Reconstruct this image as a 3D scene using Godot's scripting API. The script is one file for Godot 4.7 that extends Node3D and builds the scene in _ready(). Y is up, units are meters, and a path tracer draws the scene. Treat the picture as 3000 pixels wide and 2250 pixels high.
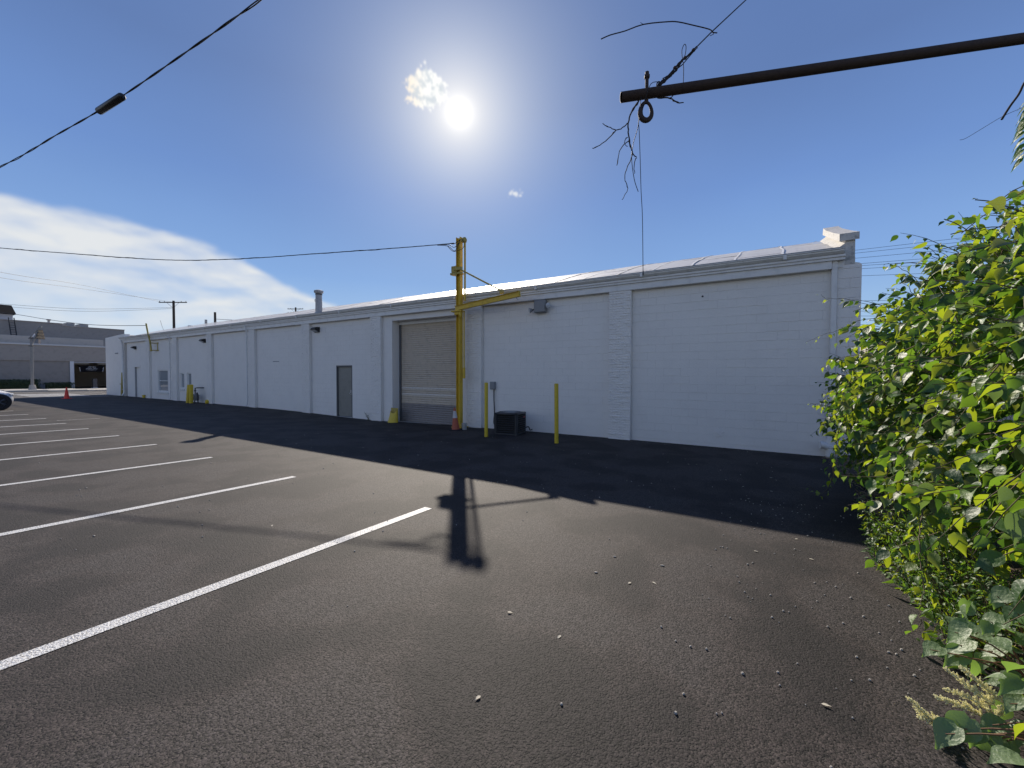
extends Node3D

const WZ := -11.03
const EXPOSURE := 1.25
var org := Vector3.ZERO
var M := {}
var used := {}
var rng := RandomNumberGenerator.new()
var bricks_cache := {}

# ------------------------------------------------------------------ the order of the place
func _ready() -> void:
	rng.seed = 20260611
	set_camera_sky_sun()
	make_materials()
	ground()
	warehouse()
	street_side()
	overhead()
	wall_equipment()
	yard_things()
	vegetation()
	loose_bits()

func set_camera_sky_sun() -> void:
	var cam := Camera3D.new()
	cam.name = "camera"
	cam.fov = 86.07
	cam.near = 0.05
	cam.far = 900.0
	cam.position = Vector3(0, 1.768, 0)
	cam.basis = Basis(Vector3.UP, deg_to_rad(31.7)) * Basis(Vector3.RIGHT, deg_to_rad(-1.47)) * Basis(Vector3.BACK, deg_to_rad(0.14))
	add_child(cam)
	cam.current = true
	var env := Environment.new()
	env.background_mode = Environment.BG_SKY
	env.tonemap_mode = Environment.TONE_MAPPER_LINEAR
	env.tonemap_exposure = EXPOSURE
	env.sdfgi_enabled = true
	env.ssao_enabled = true
	env.ssil_enabled = true
	var sky := Sky.new()
	var pano := PanoramaSkyMaterial.new()
	pano.panorama = ImageTexture.create_from_image(sky_image())
	sky.sky_material = pano
	env.sky = sky
	env.background_energy_multiplier = 1.0 / EXPOSURE
	var we := WorldEnvironment.new()
	we.name = "world_environment"
	we.environment = env
	add_child(we)
	var sun := DirectionalLight3D.new()
	sun.name = "sun"
	var to_sun := Vector3(-0.808, 0.757, -1.0).normalized()
	sun.basis = Basis.looking_at(-to_sun)
	sun.light_energy = 1.6
	sun.light_color = Color(1.0, 0.955, 0.89)
	sun.light_angular_distance = 0.55
	sun.shadow_enabled = true
	add_child(sun)

func lin(r: float, g: float, b: float) -> Vector3:
	var c := Color(r, g, b).srgb_to_linear()
	return Vector3(c.r, c.g, c.b)

func sky_image() -> Image:
	var w := 2048
	var h := 1024
	var soft := FastNoiseLite.new()
	soft.seed = 5
	soft.noise_type = FastNoiseLite.TYPE_SIMPLEX_SMOOTH
	soft.frequency = 0.045
	soft.fractal_octaves = 5
	var puff := FastNoiseLite.new()
	puff.seed = 9
	puff.noise_type = FastNoiseLite.TYPE_SIMPLEX_SMOOTH
	puff.frequency = 0.75
	puff.fractal_octaves = 5
	puff.fractal_gain = 0.6
	var stops := [[0.0, lin(0.70, 0.82, 0.93)], [5.0, lin(0.66, 0.79, 0.925)], [12.0, lin(0.53, 0.68, 0.885)], [22.0, lin(0.44, 0.578, 0.81)], [32.0, lin(0.385, 0.50, 0.71)], [60.0, lin(0.34, 0.45, 0.67)], [90.0, lin(0.28, 0.385, 0.59)]]
	var sun := dir_of(-39.0, 31.7)
	var data := PackedFloat32Array()
	data.resize(w * h * 3)
	var edge_az := [-180.0, -150.0, -120.0, -100.0, -82.0, -77.0, -71.0, -65.0, -60.0, -55.0, -53.0, -52.0]
	var edge_el := [17.0, 20.0, 18.0, 16.5, 15.6, 15.5, 14.3, 12.5, 10.8, 9.2, 8.2, 0.0]
	for y in h:
		var el := 90.0 - (y + 0.5) * 180.0 / h
		var e := maxf(el, 0.0)
		var base: Vector3 = stops[0][1]
		for k in stops.size() - 1:
			if e >= stops[k][0] and e <= stops[k + 1][0]:
				base = (stops[k][1] as Vector3).lerp(stops[k + 1][1], (e - stops[k][0]) / (stops[k + 1][0] - stops[k][0]))
		var er := deg_to_rad(el)
		var ce := cos(er)
		var se := sin(er)
		for x in w:
			var c := base
			if y <= h / 2:
				var az := (x + 0.5) * 360.0 / w
				if az > 180.0:
					az -= 360.0
				var ar := deg_to_rad(az)
				var cosine := sin(ar) * ce * sun.x + se * sun.y - cos(ar) * ce * sun.z
				var th := rad_to_deg(acos(clampf(cosine, -1.0, 1.0)))
				# faint uneven haze
				if el < 55.0:
					c *= 1.0 + 0.05 * soft.get_noise_2d(az * 0.5, el)
				# bank of high cloud low in the left of the view, going on round behind
				var reach := 0.0
				if az <= -52.0:
					for k in edge_az.size() - 1:
						if az >= edge_az[k] and az <= edge_az[k + 1]:
							reach = lerpf(edge_el[k], edge_el[k + 1], (az - edge_az[k]) / (edge_az[k + 1] - edge_az[k]))
				elif az > 70.0:
					reach = lerpf(0.0, 17.0, smoothstep(70.0, 150.0, az))
				if reach > 0.0 and el < reach + 3.0:
					var wob := soft.get_noise_2d(az * 1.5, el * 3.0)
					var d := reach + wob * 1.6 - el
					var a := smoothstep(-0.3, 0.9, d)
					var streak := 0.5 + 0.5 * soft.get_noise_2d(az * 1.1 + el * 1.6 + 300.0, el * 5.0 - az * 0.9)
					var fine := 0.5 + 0.5 * soft.get_noise_2d(az * 4.0 + 90.0, el * 11.0 + az * 1.2)
					var thick := clampf(0.12 + 1.0 * streak + 0.5 * (fine - 0.5), 0.0, 1.0) * (1.0 - 0.35 * smoothstep(4.0, 11.0, d))
					c = c.lerp(Vector3(0.80, 0.82, 0.83), a * clampf(thick * 1.15, 0.0, 0.95))
				# air glowing round the sun
				c = c.lerp(Vector3(0.76, 0.82, 0.94), 0.90 * exp(-pow(th / 9.2, 1.3)))
				c = c.lerp(Vector3(0.98, 0.95, 0.92), 0.94 * exp(-pow(th / 3.4, 1.3))) + Vector3(1.0, 0.97, 0.9) * 1.1 * exp(-pow(th / 0.9, 1.2))
				# small broken cloud beside the sun and a scrap below it
				var cx := (az + 43.4) * 0.83
				var cy := el - 33.9
				var rr := sqrt(cx * cx * 0.42 + cy * cy * 0.5)
				if rr < 2.2:
					var n := puff.get_noise_2d(cx * 1.2, cy * 1.2) + 0.45 * puff.get_noise_2d(cx * 3.5 + 40.0, cy * 3.5)
					var a2 := smoothstep(-0.02, 0.14, n * 0.55 + 1.08 - rr * 0.72 - 0.22 * maxf(0.0, cy - 0.4) * absf(cx + 0.1) * 2.0)
					var core := smoothstep(0.0, 0.5, n + 0.30)
					var tint := Vector3(1.05, 1.05, 1.03).lerp(Vector3(1.08, 0.92, 0.72), smoothstep(0.3, -2.2, cx) * 0.7)
					c = c.lerp(tint.lerp(Vector3(0.62, 0.69, 0.75), (1.0 - core) * 0.8), a2)
				var sx := (az + 31.3) * 0.92
				var sy := el - 23.3
				var sr := sqrt(sx * sx + sy * sy * 5.0)
				if sr < 1.6:
					c = c.lerp(Vector3(0.86, 0.88, 0.90), 0.85 * smoothstep(0.05, 0.5, puff.get_noise_2d(sx * 1.6 + 7.0, sy * 1.6) + 0.72 - sr * 0.75))
			var at := (y * w + x) * 3
			data[at] = c.x
			data[at + 1] = c.y
			data[at + 2] = c.z
	return Image.create_from_data(w, h, false, Image.FORMAT_RGBF, data.to_byte_array())

func dir_of(az: float, el: float) -> Vector3:
	var a := deg_to_rad(az)
	var e := deg_to_rad(el)
	return Vector3(sin(a) * cos(e), sin(e), -cos(a) * cos(e))

# ------------------------------------------------------------------ nodes
func numbered(called: String) -> String:
	if not used.has(called):
		used[called] = 0
		return called
	used[called] += 1
	return "%s_%03d" % [called, used[called]]

func thing(called: String, label: String, category: String, at: Vector3, group := "") -> Node3D:
	var o := Node3D.new()
	o.name = numbered(called)
	add_child(o)
	o.position = at
	org = at
	o.set_meta("label", label)
	o.set_meta("category", category)
	if group:
		o.set_meta("group", group)
	return o

func setting(called: String, at := Vector3.ZERO) -> Node3D:
	var o := Node3D.new()
	o.name = numbered(called)
	add_child(o)
	o.position = at
	org = at
	o.set_meta("kind", "structure")
	return o

func part(called: String, st: SurfaceTool, m: Material, parent: Node3D) -> MeshInstance3D:
	st.generate_normals()
	var o := MeshInstance3D.new()
	o.name = called
	o.mesh = st.commit()
	o.material_override = m
	parent.add_child(o, true)
	return o

func placed(called: String, mesh: Mesh, m: Material, parent: Node3D, at: Vector3, turn := Basis()) -> MeshInstance3D:
	var o := MeshInstance3D.new()
	o.name = called
	o.mesh = mesh
	o.material_override = m
	o.transform = Transform3D(turn, at)
	parent.add_child(o, true)
	return o

# ------------------------------------------------------------------ shapes
func begin() -> SurfaceTool:
	var st := SurfaceTool.new()
	st.begin(Mesh.PRIMITIVE_TRIANGLES)
	return st

func tri(st: SurfaceTool, a: Vector3, b: Vector3, c: Vector3, out: Vector3, sg := -1) -> void:
	st.set_smooth_group(sg)
	if (c - a).cross(b - a).dot(out) < 0.0:
		var t := b
		b = c
		c = t
	st.add_vertex(a - org)
	st.add_vertex(b - org)
	st.add_vertex(c - org)

func quad(st: SurfaceTool, a: Vector3, b: Vector3, c: Vector3, d: Vector3, out: Vector3, sg := -1) -> void:
	st.set_smooth_group(sg)
	if (c - a).cross(b - a).dot(out) + (d - a).cross(c - a).dot(out) < 0.0:
		var t := b
		b = d
		d = t
	for p in [a, b, c, a, c, d]:
		st.add_vertex(p - org)

func box(st: SurfaceTool, c: Vector3, s: Vector3, b := Basis()) -> void:
	for ax in 3:
		var n: Vector3 = b[ax] * s[ax] * 0.5
		var u: Vector3 = b[(ax + 1) % 3] * s[(ax + 1) % 3] * 0.5
		var v: Vector3 = b[(ax + 2) % 3] * s[(ax + 2) % 3] * 0.5
		for k in [1.0, -1.0]:
			var f: Vector3 = c + n * k
			quad(st, f - u + v, f + u + v, f + u - v, f - u - v, n * k)

# chamfered box
func cbox(st: SurfaceTool, c: Vector3, s: Vector3, ch := 0.008, b := Basis()) -> void:
	var h := s * 0.5
	ch = minf(ch, minf(h.x, minf(h.y, h.z)) * 0.9)
	for ax in 3:
		var a1 := (ax + 1) % 3
		var a2 := (ax + 2) % 3
		for k in [1.0, -1.0]:
			var n: Vector3 = b[ax] * k
			var f: Vector3 = c + n * h[ax]
			var u: Vector3 = b[a1] * (h[a1] - ch)
			var v: Vector3 = b[a2] * (h[a2] - ch)
			quad(st, f - u + v, f + u + v, f + u - v, f - u - v, n)
			for k2 in [1.0, -1.0]:   # edge between +-ax and +-a1 along a2
				var e1: Vector3 = c + n * h[ax] + b[a1] * k2 * (h[a1] - ch)
				var e2: Vector3 = c + n * (h[ax] - ch) + b[a1] * k2 * h[a1]
				quad(st, e1 - v, e1 + v, e2 + v, e2 - v, n + b[a1] * k2)
	for sx in [1.0, -1.0]:
		for sy in [1.0, -1.0]:
			for sz in [1.0, -1.0]:
				var x: Vector3 = b.x * sx
				var y: Vector3 = b.y * sy
				var z: Vector3 = b.z * sz
				var o: Vector3 = c + x * (h.x - ch) + y * (h.y - ch) + z * (h.z - ch)
				tri(st, o + x * ch, o + y * ch, o + z * ch, x + y + z)

func span(st: SurfaceTool, lo: Vector3, hi: Vector3, ch := 0.0) -> void:
	if ch > 0.0:
		cbox(st, (lo + hi) * 0.5, (hi - lo).abs(), ch)
	else:
		box(st, (lo + hi) * 0.5, (hi - lo).abs())

func tube(st: SurfaceTool, pts: Array, r: Variant, sides := 7, caps := true) -> void:
	var n := pts.size()
	var rings := []
	var nrm := Vector3.ZERO
	for i in n:
		var t: Vector3 = (pts[mini(i + 1, n - 1)] - pts[maxi(i - 1, 0)]).normalized()
		if i == 0:
			nrm = t.cross(Vector3.UP if absf(t.y) < 0.9 else Vector3.RIGHT).normalized()
		else:
			nrm = (nrm - t * nrm.dot(t)).normalized()
		var bin := t.cross(nrm)
		var rad: float = r[i] if r is Array else r
		var ring := []
		for k in sides:
			var a := TAU * k / sides
			ring.append(pts[i] + (nrm * cos(a) + bin * sin(a)) * rad)
		rings.append(ring)
	for i in n - 1:
		for k in sides:
			var a: Vector3 = rings[i][k]
			var b: Vector3 = rings[i][(k + 1) % sides]
			var c: Vector3 = rings[i + 1][(k + 1) % sides]
			var d: Vector3 = rings[i + 1][k]
			quad(st, a, b, c, d, (a + b) * 0.5 - pts[i], 1)
	if caps:
		for e in [0, n - 1]:
			var out: Vector3 = (pts[0] - pts[1]) if e == 0 else (pts[n - 1] - pts[n - 2])
			for k in sides:
				tri(st, pts[e], rings[e][k], rings[e][(k + 1) % sides], out)

# profile: array of [radius, height]; round about b.y from o
func lathe(st: SurfaceTool, o: Vector3, profile: Array, seg := 16, b := Basis(), smooth := false) -> void:
	for i in profile.size() - 1:
		var r0: float = profile[i][0]
		var r1: float = profile[i + 1][0]
		var y0: float = profile[i][1]
		var y1: float = profile[i + 1][1]
		for k in seg:
			var a0 := TAU * k / seg
			var a1 := TAU * (k + 1) / seg
			var d0 := b.x * cos(a0) + b.z * sin(a0)
			var d1 := b.x * cos(a1) + b.z * sin(a1)
			var out := (d0 + d1) * (y1 - y0) + b.y * 2.0 * (r0 - r1)
			quad(st, o + d0 * r0 + b.y * y0, o + d1 * r0 + b.y * y0, o + d1 * r1 + b.y * y1, o + d0 * r1 + b.y * y1, out, 1 if smooth else 1 + i % 30)

# polygon (u, v) in the plane of b.x, b.y at o, pushed along b.z by depth
func prism(st: SurfaceTool, o: Vector3, poly: Array, depth: float, b := Basis(), smooth := false) -> void:
	var flat := PackedVector2Array(poly)
	var idx := Geometry2D.triangulate_polygon(flat)
	var p := []
	var mid := Vector3.ZERO
	for q in poly:
		var v: Vector3 = o + b.x * q.x + b.y * q.y
		p.append(v)
		mid += v / poly.size()
	var d := b.z * depth
	for i in range(0, idx.size(), 3):
		tri(st, p[idx[i]], p[idx[i + 1]], p[idx[i + 2]], -d)
		tri(st, p[idx[i]] + d, p[idx[i + 1]] + d, p[idx[i + 2]] + d, d)
	var ccw := not Geometry2D.is_polygon_clockwise(flat)
	for i in poly.size():
		var j: int = (i + 1) % poly.size()
		var e: Vector2 = poly[j] - poly[i]
		var n2 := Vector2(e.y, -e.x) if ccw else Vector2(-e.y, e.x)
		quad(st, p[i], p[j], p[j] + d, p[i] + d, b.x * n2.x + b.y * n2.y, 1 if smooth else -1)

func sagged(a: Vector3, b: Vector3, sag: float, n := 12) -> Array:
	var out := []
	for i in n + 1:
		var t := float(i) / n
		out.append(a.lerp(b, t) - Vector3(0, 4.0 * sag * t * (1.0 - t), 0))
	return out

func smooth_path(pts: Array, per := 6) -> Array:
	var c := Curve3D.new()
	for i in pts.size():
		var t: Vector3 = (pts[mini(i + 1, pts.size() - 1)] - pts[maxi(i - 1, 0)]) / 6.0
		c.add_point(pts[i], -t, t)
	var out := []
	for i in (pts.size() - 1) * per + 1:
		out.append(c.samplef(float(i) / per))
	return out

func G(x: float, z: float) -> float:
	return 0.0193 * (z + 11.03) - 0.11 * exp(-pow((x + 13.0) / 4.5, 2.0)) * exp(-pow((z + 11.0) / 2.2, 2.0))

func on(x: float, z: float, up := 0.0) -> Vector3:
	return Vector3(x, G(x, z) + up, z)

# ------------------------------------------------------------------ materials
func mat(r: float, g: float, b: float, rough := 0.8, metal := 0.0, spec := 0.5) -> StandardMaterial3D:
	var m := StandardMaterial3D.new()
	m.albedo_color = Color(r, g, b).linear_to_srgb()
	m.roughness = rough
	m.metallic = metal
	m.metallic_specular = spec
	m.cull_mode = BaseMaterial3D.CULL_DISABLED
	return m

func noise_tex(seed_: int, freq: float, stops: Array, size := 512, kind := FastNoiseLite.TYPE_SIMPLEX_SMOOTH, octaves := 5) -> NoiseTexture2D:
	var n := FastNoiseLite.new()
	n.seed = seed_
	n.noise_type = kind
	n.frequency = freq
	n.fractal_octaves = octaves
	var t := NoiseTexture2D.new()
	t.width = size
	t.height = size
	t.seamless = true
	t.noise = n
	if stops:
		var g := Gradient.new()
		var off := PackedFloat32Array()
		var col := PackedColorArray()
		for s in stops:
			off.append(s[0])
			col.append(Color(s[1], s[2], s[3]).linear_to_srgb())
		g.offsets = off
		g.colors = col
		t.color_ramp = g
	return t

func tiled(m: StandardMaterial3D, tile: float) -> StandardMaterial3D:
	m.uv1_triplanar = true
	m.uv1_world_triplanar = true
	m.uv1_scale = Vector3.ONE / tile
	return m

# a colour worn unevenly: the noise multiplies the colour
func worn(m: StandardMaterial3D, tile: float, seed_: int, low: float, freq := 0.02, bump := 0.0) -> StandardMaterial3D:
	tiled(m, tile)
	m.albedo_texture = noise_tex(seed_, freq, [[0.0, low, low, low], [0.45, 1, 1, 1], [1.0, 1, 1, 1]], 256)
	if bump > 0.0:
		m.heightmap_enabled = true
		m.heightmap_texture = noise_tex(seed_ + 1, freq * 4.0, [], 256)
		m.heightmap_scale = bump
	return m

func aggregate(size: int, stones: int, rmin: float, rmax: float, seed_: int) -> Array:
	var r := RandomNumberGenerator.new()
	r.seed = seed_
	var hgt := PackedFloat32Array()
	hgt.resize(size * size)
	var val := PackedFloat32Array()
	val.resize(size * size)
	val.fill(0.14)
	for i in stones:
		var cx := r.randf() * size
		var cy := r.randf() * size
		var rx := r.randf_range(rmin, rmax)
		var ry := rx * r.randf_range(0.65, 1.0)
		var ang := r.randf() * PI
		var ca := cos(ang)
		var sa := sin(ang)
		var top := r.randf_range(0.45, 1.0)
		var v := lerpf(0.12, 1.2, pow(r.randf(), 1.25))
		if r.randf() < 0.06:
			v = r.randf_range(1.0, 1.5)
		var k := int(ceil(rx))
		for dy in range(-k, k + 1):
			for dx in range(-k, k + 1):
				var ex := (dx * ca + dy * sa) / rx
				var ey := (-dx * sa + dy * ca) / ry
				var q := ex * ex + ey * ey
				if q < 1.0:
					var at := ((int(cy) + dy + size) % size) * size + (int(cx) + dx + size) % size
					var hh := top * sqrt(1.0 - q * 0.75)
					if hh > hgt[at]:
						hgt[at] = hh
						val[at] = v
	var ih := Image.create(size, size, false, Image.FORMAT_L8)
	var ia := Image.create(size, size, false, Image.FORMAT_RGB8)
	for y in size:
		for x in size:
			var at := y * size + x
			ih.set_pixel(x, y, Color(hgt[at], hgt[at], hgt[at]))
			var g := clampf(val[at] / 1.5, 0.0, 1.0)
			ia.set_pixel(x, y, Color(g, g, g).linear_to_srgb())
	return [ImageTexture.create_from_image(ia), ImageTexture.create_from_image(ih)]

func make_materials() -> void:
	var agg := aggregate(1024, 46000, 2.4, 5.6, 77)
	var a := mat(0.088, 0.073, 0.069, 0.77, 0.0, 0.40)
	tiled(a, 1.37)
	a.albedo_texture = agg[0]
	a.heightmap_enabled = true
	a.heightmap_texture = agg[1]
	a.heightmap_scale = 0.20
	a.detail_enabled = true
	a.detail_blend_mode = BaseMaterial3D.BLEND_MODE_MUL
	a.detail_uv_layer = BaseMaterial3D.DETAIL_UV_2
	a.detail_albedo = noise_tex(31, 0.011, [[0.0, 0.3, 0.29, 0.30], [0.34, 0.42, 0.40, 0.41], [0.46, 0.70, 0.65, 0.64], [0.55, 0.98, 0.93, 0.90], [0.66, 1, 1, 1], [1.0, 1, 1, 1]], 1024, FastNoiseLite.TYPE_SIMPLEX_SMOOTH, 6)
	a.uv2_triplanar = true
	a.uv2_world_triplanar = true
	a.uv2_scale = Vector3.ONE / 14.0
	M.asphalt = a
	var s := a.duplicate()
	s.albedo_color = Color(0.34, 0.335, 0.325).linear_to_srgb()
	s.heightmap_scale = 0.25
	M.street = s
	var p := mat(0.72, 0.72, 0.70, 0.6)
	tiled(p, 1.9)
	p.albedo_texture = noise_tex(61, 0.16, [[0.0, 0.1, 0.1, 0.1], [0.34, 0.2, 0.19, 0.18], [0.42, 0.9, 0.9, 0.9], [1, 1, 1, 1]], 1024, FastNoiseLite.TYPE_SIMPLEX_SMOOTH, 4)
	p.heightmap_enabled = true
	p.heightmap_texture = agg[1]
	p.heightmap_scale = 0.3
	M.stripe = p
	M.concrete = worn(mat(0.42, 0.40, 0.36, 0.9), 3.0, 12, 0.7, 0.03, 0.15)
	M.earth = worn(mat(0.075, 0.055, 0.038, 0.95), 1.5, 14, 0.4, 0.05, 1.2)
	M.far_ground = worn(mat(0.16, 0.15, 0.13, 0.95), 9.0, 15, 0.7)
	# the white building
	var w := mat(0.82, 0.78, 0.725, 0.7)
	tiled(w, 2.7)
	w.albedo_texture = noise_tex(41, 0.006, [[0.0, 0.95, 0.95, 0.95], [0.5, 0.985, 0.985, 0.985], [1, 1, 1, 1]], 512)
	w.heightmap_enabled = true
	w.heightmap_texture = noise_tex(42, 0.09, [], 512, FastNoiseLite.TYPE_SIMPLEX_SMOOTH, 5)
	w.heightmap_scale = 0.35
	M.paint = w
	var w2 := w.duplicate()
	w2.heightmap_scale = 1.1
	M.paint_brick = w2
	M.trim = worn(mat(0.76, 0.74, 0.705, 0.5), 1.8, 44, 0.86, 0.02, 0.04)
	M.gutter = worn(mat(0.74, 0.72, 0.68, 0.5), 1.6, 45, 0.72, 0.02, 0.03)
	M.gutter_lip = worn(mat(0.42, 0.41, 0.40, 0.6), 1.6, 46, 0.5, 0.03)
	var rf := worn(mat(0.62, 0.60, 0.56, 0.5), 2.4, 47, 0.72, 0.02, 0.6)
	M.roof = rf
	M.roof_seam = worn(mat(0.80, 0.79, 0.76, 0.6), 1.0, 48, 0.7, 0.03, 0.3)
	M.coping = worn(mat(0.55, 0.53, 0.49, 0.85), 1.1, 49, 0.5, 0.03, 0.5)
	M.inner_wall = mat(0.30, 0.285, 0.27, 0.9)
	M.steel_door = worn(mat(0.24, 0.23, 0.20, 0.45), 1.4, 50, 0.85, 0.015)
	M.door_frame = mat(0.10, 0.10, 0.10, 0.5)
	M.slat_tan = worn(mat(0.54, 0.45, 0.345, 0.5), 1.2, 51, 0.8, 0.02)
	M.slat_pale = worn(mat(0.66, 0.60, 0.52, 0.55), 0.9, 52, 0.72, 0.03)
	M.slat_grey = worn(mat(0.25, 0.22, 0.20, 0.5), 1.2, 53, 0.8, 0.02)
	M.chrome = mat(0.6, 0.6, 0.6, 0.3, 1.0)
	var gl := mat(0.30, 0.32, 0.33, 0.06)
	M.window_glass = gl
	M.curtain = worn(mat(0.42, 0.41, 0.39, 0.9), 0.8, 54, 0.6, 0.03)
	# yellow steel and such
	M.yellow = worn(mat(0.66, 0.43, 0.03, 0.5), 1.3, 60, 0.72, 0.02, 0.05)
	M.yellow_old = worn(mat(0.44, 0.335, 0.075, 0.55), 0.9, 61, 0.55, 0.03, 0.08)
	M.yellow_bollard = worn(mat(0.66, 0.47, 0.03, 0.45), 0.9, 62, 0.75, 0.03)
	M.black_plastic = mat(0.012, 0.012, 0.014, 0.4)
	M.black_cable = mat(0.008, 0.008, 0.010, 0.55)
	M.grey_box = worn(mat(0.24, 0.245, 0.25, 0.5), 0.6, 63, 0.85, 0.03)
	M.grey_pipe = worn(mat(0.36, 0.36, 0.36, 0.5), 0.8, 64, 0.6, 0.03)
	M.rust_pipe = worn(mat(0.050, 0.030, 0.022, 0.8), 0.7, 65, 0.45, 0.04, 0.12)
	M.condenser = mat(0.030, 0.031, 0.034, 0.45)
	M.condenser_dark = mat(0.006, 0.006, 0.007, 0.7)
	M.red_label = mat(0.30, 0.06, 0.06, 0.5)
	M.cone_orange = mat(0.88, 0.06, 0.035, 0.55)
	M.cone_faded = worn(mat(0.46, 0.115, 0.06, 0.7), 0.5, 66, 0.6, 0.04)
	M.cone_white = worn(mat(0.62, 0.58, 0.55, 0.6), 0.4, 67, 0.5, 0.05)
	M.rubber = mat(0.02, 0.02, 0.02, 0.8)
	M.tin = worn(mat(0.5, 0.5, 0.48, 0.4, 0.3), 0.3, 68, 0.5, 0.06)
	M.lens = mat(0.55, 0.56, 0.57, 0.12)
	M.wood_pole = worn(mat(0.055, 0.042, 0.035, 0.9), 1.5, 69, 0.6, 0.03, 0.3)
	M.brass = mat(0.42, 0.34, 0.12, 0.4, 0.5)
	# street
	M.stucco = worn(mat(0.33, 0.30, 0.275, 0.9), 3.0, 80, 0.86, 0.02, 0.2)
	M.stucco_low = worn(mat(0.27, 0.25, 0.235, 0.9), 3.0, 81, 0.86, 0.02, 0.2)
	M.stucco_light = worn(mat(0.50, 0.45, 0.40, 0.9), 3.0, 82, 0.86, 0.02, 0.2)
	M.coping_light = mat(0.55, 0.54, 0.53, 0.7)
	M.pillar_white = mat(0.62, 0.63, 0.66, 0.7)
	M.shingle = worn(mat(0.020, 0.020, 0.021, 1.0, 0.0, 0.12), 0.9, 83, 0.5, 0.06, 0.5)
	M.siding = mat(0.34, 0.37, 0.42, 0.6)
	M.print_white = mat(0.55, 0.55, 0.57, 0.8)
	M.banner = mat(0.010, 0.010, 0.013, 0.9, 0.0, 0.2)
	M.lantern = worn(mat(0.42, 0.29, 0.16, 0.5), 0.5, 84, 0.6, 0.05)
	M.lamp_pole = worn(mat(0.24, 0.235, 0.225, 0.6), 1.0, 85, 0.75, 0.03)
	M.car_paint = mat(0.75, 0.75, 0.76, 0.25)
	M.car_paint.clearcoat_enabled = true
	M.car_paint.clearcoat = 1.0
	M.car_glass = mat(0.015, 0.016, 0.018, 0.05)
	M.alloy = mat(0.13, 0.13, 0.14, 0.35, 0.8)
	# growing things
	M.leaf = []
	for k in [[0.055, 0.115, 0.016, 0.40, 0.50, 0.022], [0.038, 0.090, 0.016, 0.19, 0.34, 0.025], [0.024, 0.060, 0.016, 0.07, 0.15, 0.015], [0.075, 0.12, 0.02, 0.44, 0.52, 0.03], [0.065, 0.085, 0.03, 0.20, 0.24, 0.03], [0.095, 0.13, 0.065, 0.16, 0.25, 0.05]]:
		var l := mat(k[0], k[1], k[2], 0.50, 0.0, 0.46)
		tiled(l, 0.22)
		l.heightmap_enabled = true
		l.heightmap_texture = noise_tex(96, 0.035, [], 256)
		l.heightmap_scale = 0.35
		l.backlight_enabled = true
		l.backlight = Color(k[3], k[4], k[5]).linear_to_srgb()
		M.leaf.append(l)
	var kw := mat(0.12, 0.175, 0.085, 0.5)
	tiled(kw, 0.22)
	kw.heightmap_enabled = true
	kw.heightmap_texture = noise_tex(97, 0.04, [], 256)
	kw.heightmap_scale = 0.35
	kw.backlight_enabled = true
	kw.backlight = Color(0.25, 0.42, 0.06).linear_to_srgb()
	M.broad_leaf = kw
	M.stem = worn(mat(0.12, 0.09, 0.045, 0.8), 0.5, 90, 0.6, 0.05)
	M.stem_red = mat(0.17, 0.085, 0.04, 0.7)
	M.twig = worn(mat(0.030, 0.022, 0.018, 0.9), 0.5, 91, 0.6, 0.05)
	var fl := mat(0.84, 0.81, 0.60, 0.8)
	fl.backlight_enabled = true
	fl.backlight = Color(0.95, 0.92, 0.62).linear_to_srgb()
	M.flower = fl
	M.dry = mat(0.34, 0.26, 0.16, 0.9)
	M.litter = mat(0.46, 0.42, 0.33, 0.8)
	M.pebble = mat(0.33, 0.31, 0.28, 0.85)

# ------------------------------------------------------------------ ground
func sheet(st: SurfaceTool, x0: float, x1: float, z0: float, z1: float, nx: int, nz: int, up: float, bump := 0.0) -> void:
	var p := []
	for i in nx + 1:
		var col := []
		for j in nz + 1:
			var x := lerpf(x0, x1, float(i) / nx)
			var z := lerpf(z0, z1, float(j) / nz)
			col.append(on(x, z, up + bump * (sin(x * 1.7 + z * 0.6) + sin(z * 1.1 - x * 0.4))))
		p.append(col)
	for i in nx:
		for j in nz:
			quad(st, p[i][j], p[i + 1][j], p[i + 1][j + 1], p[i][j + 1], Vector3.UP, 1)

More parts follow.
